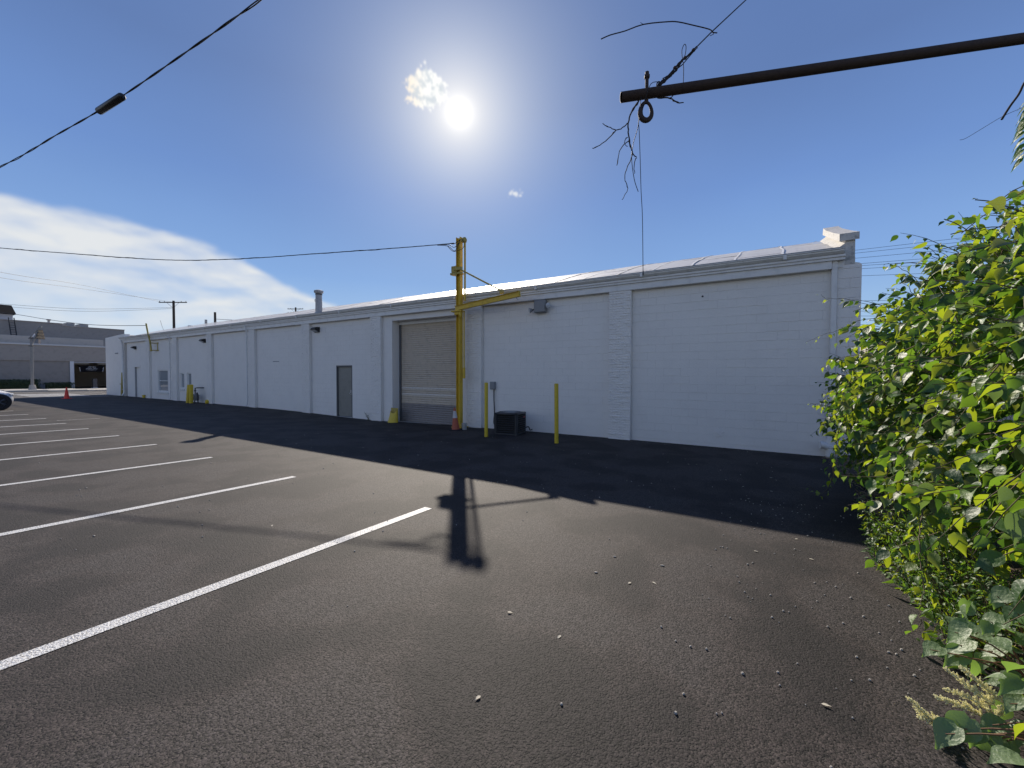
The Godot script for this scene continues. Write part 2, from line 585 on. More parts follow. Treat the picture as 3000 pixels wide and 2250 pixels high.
func ground() -> void:
	var lot := setting("parking_lot")
	var st := begin()
	sheet(st, -40.7, 16.0, -11.2, 26.0, 80, 62, 0.0)
	part("asphalt_surface", st, M.asphalt, lot)
	# stall stripes: ends lie on one line parallel to the wall
	var xs := [-3.44, -6.26, -9.03, -11.71, -14.14, -16.65, -18.97, -21.5, -24.2, -26.9]
	for i in xs.size():
		st = begin()
		var x: float = xs[i]
		sheet(st, x - 0.055, x + 0.055, -3.66, 2.2, 1, 24, 0.004)
		part("painted_stripe", st, M.stripe, lot)
	st = begin()   # a stray worn line beyond the stripe ends
	sheet(st, -20.30, -20.25, -4.75, -3.7, 1, 8, 0.004)
	part("painted_stripe", st, M.stripe, lot)
	var street := setting("street")
	st = begin()
	sheet(st, -54.6, -40.7, -60.0, 60.0, 8, 60, 0.0)
	part("street_surface", st, M.street, street)
	st = begin()
	for k in 5:
		sheet(st, -43.6 - k * 1.2, -43.0 - k * 1.2, -9.6, -6.6, 1, 2, 0.004)
	part("crosswalk_bar", st, M.stripe, street)
	var walk := setting("sidewalk")
	for k in 24:   # concrete flags
		st = begin()
		var z := -42.0 + k * 2.5
		var y := G(-56.0, z + 1.25)
		cbox(st, Vector3(-57.4, y + 0.03, z + 1.25), Vector3(5.3, 0.22, 2.485), 0.012)
		part("paving_flag", st, M.concrete, walk)
		st = begin()
		cbox(st, Vector3(-54.68, y + 0.025, z + 1.25), Vector3(0.14, 0.24, 2.485), 0.02)
		part("kerb_stone", st, M.concrete, walk)
	var land := setting("terrain")
	st = begin()
	quad(st, Vector3(-450, -0.9, -450), Vector3(450, -0.9, -450), Vector3(450, -0.9, 450), Vector3(-450, -0.9, 450), Vector3.UP)
	part("terrain_surface", st, M.far_ground, land)
	var bed := setting("earth_bed")
	st = begin()
	var p := []
	for i in 22:
		var row := []
		for j in 60:
			var z := -11.6 + j * 0.21
			var f := i / 21.0
			var edge := 1.3 + 0.14 * sin(z * 2.3) + 0.09 * sin(z * 5.1 + 1.0)
			var x := lerpf(edge, 7.0, f * f)
			var lump := 0.035 * sin(x * 7.0 + z * 3.0) * sin(z * 6.1 - x * 2.0) + 0.02 * sin(z * 17.0 + x * 9.0)
			row.append(on(x, z, 0.006 if i == 0 else 0.03 + 0.09 * minf(1.0, f * 4.0) + lump * minf(1.0, f * 5.0)))
		p.append(row)
	for i in 21:
		for j in 59:
			quad(st, p[i][j], p[i + 1][j], p[i + 1][j + 1], p[i][j + 1], Vector3.UP, 1)
	part("earth_surface", st, M.earth, bed)

# ------------------------------------------------------------------ the white warehouse
const PIL := [-35.9, -31.5, -26.8, -22.1, -17.4, -12.72, -7.92, -3.05]   # right edges of the brick pilasters
const EAVE := 4.36

func RY(u: float) -> float:
	var v := u if u <= 15.65 else 31.3 - u
	return EAVE + 0.36 * v - 0.0115 * v * v

func slab(st: SurfaceTool, x0: float, x1: float, y0: float, y1: float, zf: float, depth: float, ch: float) -> void:
	var cx := ch * 0.3
	var a := Vector3(x0 + cx, y0 + ch, zf)
	var b := Vector3(x1 - cx, y0 + ch, zf)
	var c := Vector3(x1 - cx, y1 - ch, zf)
	var d := Vector3(x0 + cx, y1 - ch, zf)
	var A := Vector3(x0, y0, zf - ch)
	var B := Vector3(x1, y0, zf - ch)
	var C := Vector3(x1, y1, zf - ch)
	var D := Vector3(x0, y1, zf - ch)
	var k := Vector3(0, 0, -depth + ch)
	quad(st, a, b, c, d, Vector3.BACK)
	var ring := [[a, b, B, A, Vector3.DOWN], [b, c, C, B, Vector3.RIGHT], [c, d, D, C, Vector3.UP], [d, a, A, D, Vector3.LEFT]]
	for r in ring:
		quad(st, r[0], r[1], r[2], r[3], Vector3.BACK + r[4])
		quad(st, r[3], r[2], r[2] + k, r[3] + k, r[4])

func slab_mesh(wd: float, ht: float, depth: float, ch: float, variant: int) -> Mesh:
	var key := "%d_%d_%d_%d" % [roundi(wd * 1000), roundi(ht * 1000), roundi(depth * 1000), variant]
	if not bricks_cache.has(key):
		var keep := org
		org = Vector3.ZERO
		var st := begin()
		slab(st, -wd / 2, wd / 2, -ht / 2, ht / 2, 0.0, depth, ch)
		st.generate_normals()
		bricks_cache[key] = st.commit()
		org = keep
	return bricks_cache[key]

# pieces of coursed masonry in [xa, xb] x [ya, yb] less the openings: [x0, x1, y0, y1]
func courses(xa: float, xb: float, ya: float, yb: float, wide: float, high: float, openings: Array) -> Array:
	var out := []
	var row := 0
	var y := ya
	while y < yb - 0.02:
		var y1 := minf(y + high, yb)
		var x := xa - (wide * 0.5 if row % 2 else 0.0)
		while x < xb - 0.02:
			var spans := [[maxf(x, xa), minf(x + wide, xb)]]
			for o in openings:
				var next := []
				for s in spans:
					if o[3] <= y + 0.02 or o[2] >= y1 - 0.02 or o[1] <= s[0] or o[0] >= s[1]:
						next.append(s)
						continue
					if o[0] > s[0] + 0.03:
						next.append([s[0], o[0]])
					if o[1] < s[1] - 0.03:
						next.append([o[1], s[1]])
				spans = next
			for s in spans:
				if s[1] - s[0] > 0.03:
					out.append([s[0], s[1], y, y1])
			x += wide
		y = y1
		row += 1
	return out

func pierced(st: SurfaceTool, x0: float, x1: float, y0: float, y1: float, z0: float, z1: float, openings: Array) -> void:
	var xs := [x0, x1]
	for o in openings:
		xs.append_array([o[0], o[1]])
	xs.sort()
	for i in xs.size() - 1:
		if xs[i + 1] - xs[i] < 0.001:
			continue
		var mid: float = (xs[i] + xs[i + 1]) * 0.5
		var y := y0
		for o in openings:
			if mid > o[0] and mid < o[1]:
				if o[2] > y + 0.001:
					span(st, Vector3(xs[i], y, z0), Vector3(xs[i + 1], o[2], z1))
				y = o[3]
		if y < y1 - 0.001:
			span(st, Vector3(xs[i], y, z0), Vector3(xs[i + 1], y1, z1))

func warehouse() -> void:
	var b := thing("warehouse", "long white painted block warehouse with brick pilasters and low curved roof", "building", Vector3(-20, 0, WZ))
	# x0, x1, y0, y1 of openings
	var opens := [[-39.05, -38.12, -0.3, 2.15], [-34.85, -33.2, 0.5, 1.95], [-31.3, -30.74, 0.78, 1.75], [-30.33, -29.74, 0.78, 1.77], [-15.66, -14.6, -0.3, 2.09], [-12.22, -9.08, -0.3, 3.77]]
	var st := begin()
	pierced(st, -40.55, 1.13, -0.4, 3.99, WZ - 0.25, WZ - 0.009, opens)
	span(st, Vector3(-40.55, 3.99, WZ - 0.25), Vector3(1.13, EAVE - 0.06, WZ - 0.02))
	part("wall_core", st, M.paint, b)
	# other sides, floor
	st = begin()
	span(st, Vector3(-45.2, -0.4, WZ - 31.3), Vector3(1.6, EAVE - 0.05, WZ - 31.05))
	part("back_wall", st, M.paint, b)
	st = begin()
	span(st, Vector3(-40.5, -0.7, WZ - 31.0), Vector3(1.1, -0.35, WZ - 0.3))
	part("floor_slab", st, M.concrete, b)
	# concrete blocks of the wall, joints recessed
	var bays := []
	var left := -40.38
	for k in PIL.size() + 1:
		var right: float = PIL[k] - 0.6 if k < PIL.size() else 1.13
		bays.append([left, right])
		if k < PIL.size():
			left = PIL[k]
	var pieces := []
	for bay in bays:
		var mine := opens.filter(func(o): return o[1] > bay[0] and o[0] < bay[1])
		for q in courses(bay[0], bay[1], -0.32, 3.972, 0.4064, 0.2032, mine):
			pieces.append(q)
	pieces.sort_custom(func(p, q): return p[0] > q[0] + 0.0001 or (absf(p[0] - q[0]) <= 0.0001 and p[2] > q[2]))
	var rest := begin()
	for i in pieces.size():
		var q: Array = pieces[i]
		var joint_x := 0.0003 + 0.0012 * pow(rng.randf(), 4.0)
		var joint_y := 0.0008 + 0.006 * pow(rng.randf(), 3.0)
		var out := rng.randf_range(-0.0008, 0.0010)
		var wd: float = q[1] - q[0]
		var ht: float = q[3] - q[2]
		if i < 300:
			var v: int = [0, 0, 0, 1, 1, 1, 2, 2][rng.randi() % 8]
			var mesh := slab_mesh(snappedf(wd - 0.0006, 0.0002), snappedf(ht - [0.001, 0.0036, 0.010][v], 0.0002), 0.012, [0.0012, 0.0025, 0.005][v], v)
			var o := placed("concrete_block", mesh, M.paint, b, Vector3((q[0] + q[1]) * 0.5, (q[2] + q[3]) * 0.5, WZ + out) - org, Basis(Vector3.RIGHT, rng.randf_range(-0.004, 0.004)))
		else:
			slab(rest, q[0] + joint_x, q[1] - joint_x, q[2] + joint_y, q[3] - joint_y, WZ + out, 0.012, 0.002)
	var ro := part("concrete_block", rest, M.paint, b)
	ro.set_meta("kind", "stuff")
	# brick pilasters
	for k in PIL.size():
		var xr: float = PIL[k]
		var top := 4.09
		st = begin()
		span(st, Vector3(xr - 0.592, -0.4, WZ - 0.05), Vector3(xr - 0.008, top, WZ + 0.119))
		var pil := part("pilaster", st, M.paint_brick, b)
		var near := k == PIL.size() - 1
		var all := begin()
		for q in courses(xr - 0.6, xr, -0.3, top, 0.2, 0.0677, []):
			var out := WZ + 0.127 + rng.randf_range(-0.006, 0.007)
			var gy := 0.001 + 0.0075 * pow(rng.randf(), 1.5)
			var gx := rng.randf_range(0.0005, 0.003)
			if near:
				var v := rng.randi() % 3
				var mesh := slab_mesh(snappedf(q[1] - q[0] - 0.003 - v * 0.001, 0.001), snappedf(q[3] - q[2] - [0.001, 0.006, 0.013][v], 0.0005), 0.12, 0.009, v)
				placed("brick", mesh, M.paint_brick, pil, Vector3((q[0] + q[1]) * 0.5, (q[2] + q[3]) * 0.5, out) - org, Basis(Vector3.BACK, rng.randf_range(-0.02, 0.02)) * Basis(Vector3.UP, rng.randf_range(-0.015, 0.015)))
			else:
				slab(all, q[0] + gx, q[1] - gx, q[2] + gy, q[3] - gy, out, 0.12, 0.009)
		if not near:
			part("brick", all, M.paint_brick, pil).set_meta("kind", "stuff")
	# frieze band, interrupted cornice, gutter
	st = begin()
	span(st, Vector3(-40.62, 3.972, WZ - 0.02), Vector3(1.135, 4.14, WZ + 0.142), 0.006)
	part("frieze", st, M.trim, b)
	st = begin()
	var fz := WZ + 0.15
	prism(st, Vector3(-41.1, 0, 0), [Vector2(-WZ + 0.1, 4.14), Vector2(-fz - 0.03, 4.14), Vector2(-fz - 0.03, 4.185), Vector2(-fz - 0.06, 4.20), Vector2(-fz - 0.06, 4.245), Vector2(-WZ + 0.1, 4.245)], 42.45, Basis(Vector3.FORWARD, Vector3.UP, Vector3.RIGHT))
	part("fascia", st, M.trim, b)
	st = begin()
	prism(st, Vector3(-41.18, 0, 0), [Vector2(-WZ + 0.05, 4.25), Vector2(-fz - 0.07, 4.25), Vector2(-fz - 0.125, 4.30), Vector2(-fz - 0.125, 4.325), Vector2(-fz - 0.15, 4.335), Vector2(-fz - 0.15, 4.352), Vector2(-WZ + 0.05, 4.352)], 42.5, Basis(Vector3.FORWARD, Vector3.UP, Vector3.RIGHT))
	var gut := part("gutter", st, M.gutter, b)
	st = begin()
	span(st, Vector3(-41.2, 4.354, WZ + 0.03), Vector3(1.33, 4.372, WZ + 0.305), 0.004)
	part("drip_edge", st, M.gutter_lip, gut)
	for k in 14:   # gutter straps and joints
		st = begin()
		var x := -39.6 + k * 3.07
		span(st, Vector3(x - 0.03, 4.246, WZ + 0.2), Vector3(x + 0.03, 4.349, WZ + 0.309), 0.003)
		part("joint_strap", st, M.gutter, gut)
	# roof: bent sheets side by side, lapped
	st = begin()
	span(st, Vector3(-41.0, EAVE - 0.06, WZ - 31.2), Vector3(1.2, EAVE - 0.02, WZ + 0.02))
	var roof := part("roof", st, M.inner_wall, b)
	for k in 43:
		st = begin()
		var x0 := -41.18 + k * 0.988
		var x1 := minf(x0 + 1.0, 1.28)
		var lift := 0.004 + (0.007 if k % 2 else 0.0)
		for j in 32:
			var u0 := -0.22 + j * 0.985
			var u1 := u0 + 0.985
			var w0 := 0.010 * sin(j * 1.3 + k * 2.1)
			var w1 := 0.010 * sin((j + 1) * 1.3 + k * 2.1)
			quad(st, Vector3(x0, RY(u0) + lift + 0.02, WZ - u0), Vector3(x1, RY(u0) + lift + 0.02, WZ - u0), Vector3(x1, RY(u1) + lift + w1 + 0.02, WZ - u1), Vector3(x0, RY(u1) + lift + w0 * 0.3 + 0.02, WZ - u1), Vector3.UP, 1)
		var edge0 := RY(-0.22) + lift + 0.02
		quad(st, Vector3(x0, edge0, WZ + 0.22), Vector3(x1, edge0, WZ + 0.22), Vector3(x1, edge0 - 0.02, WZ + 0.22), Vector3(x0, edge0 - 0.02, WZ + 0.22), Vector3.BACK)
		var sh := part("roof_sheet", st, M.roof, roof)
		st = begin()   # the daubed seam
		for j in 24:
			var u0 := -0.22 + j * 0.4
			var u1 := u0 + 0.4
			var xw0 := x1 - 0.03 + 0.02 * sin(u0 * 3.0 + k)
			var xw1 := x1 - 0.03 + 0.02 * sin(u1 * 3.0 + k)
			quad(st, Vector3(xw0 - 0.02, RY(u0) + 0.043, WZ - u0), Vector3(xw0 + 0.025, RY(u0) + 0.043, WZ - u0), Vector3(xw1 + 0.025, RY(u1) + 0.043, WZ - u1), Vector3(xw1 - 0.02, RY(u1) + 0.043, WZ - u1), Vector3.UP, 1)
		part("roof_seam", st, M.roof_seam, roof)
	# right end: pier, raking parapet and coping
	st = begin()
	prism(st, Vector3(0, 0, WZ - 31.2), [Vector2(1.13, -0.4), Vector2(1.64, -0.4), Vector2(1.64, 4.03), Vector2(1.6, 4.07), Vector2(1.53, 4.09), Vector2(1.53, 4.2), Vector2(1.13, 4.2)], 31.2 + 0.018, Basis())
	part("end_wall", st, M.paint, b)
	st = begin()
	for q in courses(1.25, 1.64, -0.3, 4.02, 0.4064, 0.2032, []):
		slab(st, q[0] + 0.001, q[1] - 0.001, q[2] + 0.0022, q[3] - 0.0022, WZ + 0.028, 0.012, 0.003)
	part("end_pier", st, M.paint, b)
	st = begin()
	span(st, Vector3(1.13, 4.0, WZ + 0.02), Vector3(1.33, 4.14, WZ + 0.045), 0.004)
	part("frieze_end", st, M.trim, b)
	st = begin()
	var cop := begin()
	for j in 4:
		var u0 := -0.02 + j * 0.79
		var u1 := u0 + 0.79
		var a0 := EAVE + 0.33 * u0
		var a1 := EAVE + 0.33 * u1
		# parapet body
		for side in [[1.36, -1.0], [1.525, 1.0]]:
			quad(st, Vector3(side[0], a0 - 0.3, WZ - u0), Vector3(side[0], a1 - 0.3, WZ - u1), Vector3(side[0], a1 + 0.2, WZ - u1), Vector3(side[0], a0 + 0.2, WZ - u0), Vector3(side[1], 0, 0))
		# flashing fillet against the roof
		quad(st, Vector3(1.2, a0 + 0.03, WZ - u0), Vector3(1.2, a1 + 0.03, WZ - u1), Vector3(1.358, a1 + 0.15, WZ - u1), Vector3(1.358, a0 + 0.15, WZ - u0), Vector3(-1, 1, 0))
		if j == 0:
			quad(st, Vector3(1.36, a0 - 0.3, WZ - u0), Vector3(1.525, a0 - 0.3, WZ - u0), Vector3(1.525, a0 + 0.2, WZ - u0), Vector3(1.36, a0 + 0.2, WZ - u0), Vector3.BACK)
			quad(st, Vector3(1.2, a0 + 0.03, WZ - u0), Vector3(1.358, a0 + 0.15, WZ - u0), Vector3(1.358, a0 - 0.1, WZ - u0), Vector3(1.2, a0 - 0.1, WZ - u0), Vector3.BACK)
		# coping
		var c0 := [Vector3(1.26, a0 + 0.19, WZ - u0), Vector3(1.26, a0 + 0.34, WZ - u0), Vector3(1.585, a0 + 0.34, WZ - u0), Vector3(1.585, a0 + 0.19, WZ - u0)]
		var c1 := [Vector3(1.26, a1 + 0.19, WZ - u1), Vector3(1.26, a1 + 0.34, WZ - u1), Vector3(1.585, a1 + 0.34, WZ - u1), Vector3(1.585, a1 + 0.19, WZ - u1)]
		if j == 0:
			for m in 4:
				c0[m].z += 0.05
			quad(cop, c0[0], c0[1], c0[2], c0[3], Vector3.BACK)
		if j == 3:   # far end, sloped off
			for m in [1, 2]:
				c1[m].z += 0.12
			quad(cop, c1[0], c1[1], c1[2], c1[3], Vector3.FORWARD)
			quad(st, Vector3(1.36, a1 - 0.3, WZ - u1), Vector3(1.525, a1 - 0.3, WZ - u1), Vector3(1.525, a1 + 0.2, WZ - u1), Vector3(1.36, a1 + 0.2, WZ - u1), Vector3.FORWARD)
		for m in 4:
			quad(cop, c0[m], c0[(m + 1) % 4], c1[(m + 1) % 4], c1[m], [Vector3.LEFT, Vector3.UP, Vector3.RIGHT, Vector3.DOWN][m])
	var rake := part("raking_parapet", st, M.coping, b)
	part("coping", cop, M.coping, rake)
	# left end: taller front block and street parapet
	st = begin()
	prism(st, Vector3(0, 0, WZ - 0.3), [Vector2(-45.2, -0.4), Vector2(-40.96, -0.4), Vector2(-40.96, 4.66), Vector2(-41.4, 4.66), Vector2(-45.2, 4.53)], 0.32, Basis())
	part("front_block", st, M.paint, b)
	st = begin()
	span(st, Vector3(-45.2, -0.4, WZ - 31.3), Vector3(-44.85, 4.5, WZ - 0.302))
	span(st, Vector3(-45.2, 4.5, WZ - 31.3), Vector3(-44.85, 4.87, WZ - 0.9))
	part("street_parapet", st, M.paint, b)
	st = begin()
	span(st, Vector3(-40.96, -0.4, WZ - 31.0), Vector3(-40.6, 4.3, WZ - 0.26))
	part("cross_wall", st, M.paint, b)
	st = begin()
	for q in courses(-45.18, -40.98, -0.3, 4.5, 0.4064, 0.2032, []):
		slab(st, q[0] + 0.001, q[1] - 0.001, q[2] + 0.0018, q[3] - 0.0018, WZ + 0.03, 0.012, 0.002)
	part("concrete_block", st, M.paint, b).set_meta("kind", "stuff")
	# flue
	st = begin()
	lathe(st, Vector3(-17.3, 4.36, WZ - 0.3), [[0.26, 0.0], [0.17, 0.14], [0.15, 0.16], [0.135, 1.02], [0.19, 1.03], [0.2, 1.07], [0.2, 1.13], [0.12, 1.16], [0.0, 1.16]], 18)
	var flue := part("flue", st, M.grey_pipe, b)
	st = begin()
	lathe(st, Vector3(-17.3, 4.36, WZ - 0.3), [[0.15, 0.94], [0.15, 0.99], [0.137, 0.99]], 18)
	tube(st, [Vector3(-17.44, 5.1, WZ - 0.26), Vector3(-17.5, 5.12, WZ - 0.24), Vector3(-17.5, 5.02, WZ - 0.24), Vector3(-17.44, 5.0, WZ - 0.26)], 0.012, 5)
	part("band", st, M.black_plastic, flue)
	# downspouts
	for d in [[-22.76, 0.035, 4.12], [-32.33, 0.035, 4.12], [-40.82, 0.06, 4.12]]:
		st = begin()
		var x: float = d[0]
		tube(st, [Vector3(x, 4.16, WZ + 0.24), Vector3(x, 4.1, WZ + 0.24), Vector3(x, 3.92, WZ + 0.17), Vector3(x, 0.25, WZ + 0.17 if d[1] < 0.05 else WZ + 0.12), Vector3(x, 0.12, WZ + 0.2), Vector3(x, 0.04, WZ + 0.24)], d[1], 10)
		var ds := part("downspout", st, M.trim, b)
		for y in [0.5, 2.1, 3.6]:
			st = begin()
			span(st, Vector3(x - d[1] - 0.02, y, WZ + 0.02), Vector3(x + d[1] + 0.02, y + 0.03, WZ + 0.17 + d[1] + 0.004), 0.002)
			part("strap", st, M.trim, ds)
	st = begin()
	span(st, Vector3(1.137, 0.42, WZ + 0.01), Vector3(1.238, 4.16, WZ + 0.105), 0.012)
	var dsr := part("downspout", st, M.trim, b)
	st = begin()
	tube(st, [Vector3(1.187, 0.46, WZ + 0.07), Vector3(1.187, 0.3, WZ + 0.07), Vector3(1.187, -0.05, WZ + 0.07)], [0.065, 0.085, 0.085], 12)
	lathe(st, Vector3(1.187, 0.2, WZ + 0.07), [[0.085, 0.0], [0.1, 0.01], [0.1, 0.06], [0.085, 0.07]], 12)
	tube(st, [Vector3(1.187, 0.2, WZ + 0.07), Vector3(1.06, 0.26, WZ + 0.12), Vector3(1.0, 0.26, WZ + 0.13)], [0.07, 0.075, 0.08], 12)
	part("drain_boot", st, M.trim, dsr)
	st = begin()
	tube(st, [Vector3(1.115, 0.2, WZ + 0.02), Vector3(1.115, 1.25, WZ + 0.02), Vector3(1.115, 1.3, WZ - 0.0)], 0.014, 6)
	part("conduit", st, M.trim, dsr)
	# conduits on the left corner
	st = begin()
	for x in [-41.1, -41.3]:
		tube(st, [Vector3(x, 0.05, WZ + 0.06), Vector3(x, 3.5, WZ + 0.06), Vector3(x, 3.6, WZ + 0.02)], 0.02, 6)
	part("conduit", st, M.trim, b)
	steel_door(b)
	rollup_door(b)
	windows(b)
	st = begin()   # filled doorway at the left, set back
	span(st, Vector3(-39.05, -0.3, WZ - 0.16), Vector3(-38.12, 2.15, WZ - 0.1))
	var bd := part("blocked_doorway", st, M.paint, b)
	st = begin()
	span(st, Vector3(-39.046, -0.2, WZ - 0.099), Vector3(-38.99, 2.14, WZ - 0.004), 0.004)
	part("jamb", st, M.grey_pipe, bd)
	st = begin()
	span(st, Vector3(-39.2, 2.16, WZ + 0.004), Vector3(-37.95, 2.3, WZ + 0.02), 0.004)
	part("lintel", st, M.paint, b)
	# slots and small fittings in the wall
	st = begin()
	span(st, Vector3(-20.6, 2.305, WZ + 0.003), Vector3(-20.06, 2.34, WZ + 0.012), 0.002)
	part("vent_slot", st, M.grey_box, b)
	st = begin()
	span(st, Vector3(-42.9, 3.2, WZ + 0.02), Vector3(-42.3, 3.28, WZ + 0.07), 0.01)
	part("vent_slot", st, M.grey_box, b)
	st = begin()
	lathe(st, Vector3(-1.35, 3.66, WZ + 0.0), [[0.0, 0.012], [0.022, 0.012], [0.024, 0.0]], 10, Basis(Vector3.RIGHT, Vector3.BACK, Vector3.DOWN))
	part("anchor_bolt", st, M.black_plastic, b)
	st = begin()   # plaster patch low on the last bay
	lathe(st, Vector3(-0.95, 0.35, WZ - 0.002), [[0.0, 0.012], [0.05, 0.014], [0.09, 0.009], [0.14, 0.0]], 11, Basis(Vector3.RIGHT, Vector3.BACK, Vector3.DOWN), true)
	part("plaster_patch", st, M.paint_brick, b)

func steel_door(b: Node3D) -> void:
	var st := begin()
	var z := WZ - 0.06
	for s in [[-15.66, -15.6, -0.12, 2.09], [-14.66, -14.6, -0.12, 2.09], [-15.6, -14.66, 2.03, 2.09]]:
		span(st, Vector3(s[0], s[2], z - 0.1), Vector3(s[1], s[3], WZ - 0.002), 0.004)
	var fr := part("door", st, M.door_frame, b)
	st = begin()
	span(st, Vector3(-15.594, -0.06, z - 0.06), Vector3(-14.666, 2.024, z), 0.004)
	part("leaf", st, M.steel_door, fr)
	for y in [0.12, 0.95, 1.8]:
		st = begin()
		tube(st, [Vector3(-15.597, y, z + 0.012), Vector3(-15.597, y + 0.11, z + 0.012)], 0.011, 8)
		part("hinge", st, M.door_frame, fr)
	st = begin()
	span(st, Vector3(-14.79, 0.86, z), Vector3(-14.70, 1.06, z + 0.012), 0.003)
	lathe(st, Vector3(-14.745, 0.92, z + 0.012), [[0.014, 0.0], [0.014, 0.03], [0.03, 0.035], [0.03, 0.065], [0.02, 0.075], [0.0, 0.075]], 12, Basis(Vector3.RIGHT, Vector3.BACK, Vector3.DOWN))
	lathe(st, Vector3(-14.745, 1.02, z + 0.012), [[0.022, 0.0], [0.02, 0.02], [0.0, 0.02]], 12, Basis(Vector3.RIGHT, Vector3.BACK, Vector3.DOWN))
	part("handle", st, M.chrome, fr)
	st = begin()
	span(st, Vector3(-15.7, -0.2, z - 0.1), Vector3(-14.56, -0.075, WZ + 0.06), 0.01)
	part("sill", st, M.concrete, fr)

func rollup_door(b: Node3D) -> void:
	var z := WZ - 0.40
	var st := begin()
	span(st, Vector3(-12.13, -0.15, z - 0.05), Vector3(-9.17, 3.7, z - 0.03))
	var door := part("rollup_door", st, M.inner_wall, b)
	for x in [-12.217, -9.17]:
		st = begin()
		span(st, Vector3(x, -0.3, z - 0.06), Vector3(x + 0.087, 3.74, z + 0.05), 0.006)
		part("guide_rail", st, M.door_frame, door)
	st = begin()   # reveals and head of the opening
	span(st, Vector3(-12.42, -0.3, z - 0.1), Vector3(-12.222, 3.95, WZ - 0.251))
	span(st, Vector3(-9.078, -0.3, z - 0.1), Vector3(-8.88, 3.95, WZ - 0.251))
	span(st, Vector3(-12.222, 3.772, z - 0.1), Vector3(-9.078, 3.95, WZ - 0.251))
	part("reveal", st, M.paint, door)
	st = begin()
	span(st, Vector3(-12.22, 3.64, z - 0.02), Vector3(-9.08, 3.771, z + 0.06), 0.006)
	part("hood", st, M.trim, door)
	st = begin()
	span(st, Vector3(-12.22, -0.35, z - 0.3), Vector3(-9.08, -0.105, WZ + 0.02), 0.01)
	part("sill", st, M.concrete, door)
	# one curved slat, shared
	var keep := org
	org = Vector3.ZERO
	st = begin()
	var prof := []
	for k in 5:
		var t := k / 4.0
		prof.append(Vector2(0.014 * sin(t * PI), 0.004 + t * 0.064))
	for k in 4:
		quad(st, Vector3(-1.48, prof[k].y, prof[k].x), Vector3(1.48, prof[k].y, prof[k].x), Vector3(1.48, prof[k + 1].y, prof[k + 1].x), Vector3(-1.48, prof[k + 1].y, prof[k + 1].x), Vector3.BACK, 1)
	quad(st, Vector3(-1.48, 0.068, 0.0), Vector3(1.48, 0.068, 0.0), Vector3(1.48, 0.086, -0.006), Vector3(-1.48, 0.086, -0.006), Vector3.BACK)
	quad(st, Vector3(-1.48, 0.004, 0.0), Vector3(1.48, 0.004, 0.0), Vector3(1.48, -0.003, -0.008), Vector3(-1.48, -0.003, -0.008), Vector3.DOWN)
	st.generate_normals()
	var slat := st.commit()
	org = keep
	for k in 48:
		var y := -0.10 + k * 0.0785
		var m: Material = M.slat_tan
		if y < 0.60:
			m = M.slat_grey
		elif (y > 0.86 and y < 0.98) or (y > 1.09 and y < 1.17):
			m = M.slat_pale
		placed("slat", slat, m, door, Vector3(-10.65, y, z + rng.randf_range(-0.002, 0.002)) - org)

func windows(b: Node3D) -> void:
	for q in [[-34.85, -33.2, 0.5, 1.95, true], [-31.3, -30.74, 0.78, 1.75, false], [-30.33, -29.74, 0.78, 1.77, false]]:
		var st := begin()
		var z := WZ - 0.07
		var f := 0.07
		span(st, Vector3(q[0], q[2], z - 0.05), Vector3(q[0] + f, q[3], z + 0.03), 0.006)
		span(st, Vector3(q[1] - f, q[2], z - 0.05), Vector3(q[1], q[3], z + 0.03), 0.006)
		span(st, Vector3(q[0] + f, q[3] - f, z - 0.05), Vector3(q[1] - f, q[3], z + 0.03), 0.006)
		span(st, Vector3(q[0] + f, q[2], z - 0.05), Vector3(q[1] - f, q[2] + f, z + 0.03), 0.006)
		var win := part("window", st, M.trim, b)
		var mid: float = (q[2] + q[3]) * 0.5
		if q[4]:
			st = begin()
			span(st, Vector3(q[0] + f, mid - 0.025, z - 0.03), Vector3(q[1] - f, mid + 0.025, z + 0.02), 0.004)
			part("meeting_rail", st, M.trim, win)
		for pane in ([[q[2] + f, mid - 0.025], [mid + 0.025, q[3] - f]] if q[4] else [[q[2] + f, q[3] - f]]):
			st = begin()
			span(st, Vector3(q[0] + f, pane[0], z - 0.02), Vector3(q[1] - f, pane[1], z - 0.012))
			part("pane", st, M.window_glass, win)
		st = begin()
		span(st, Vector3(q[0] - 0.06, q[2] - 0.13, WZ - 0.2), Vector3(q[1] + 0.06, q[2] - 0.003, WZ + 0.05), 0.008)
		part("sill", st, M.trim, win)

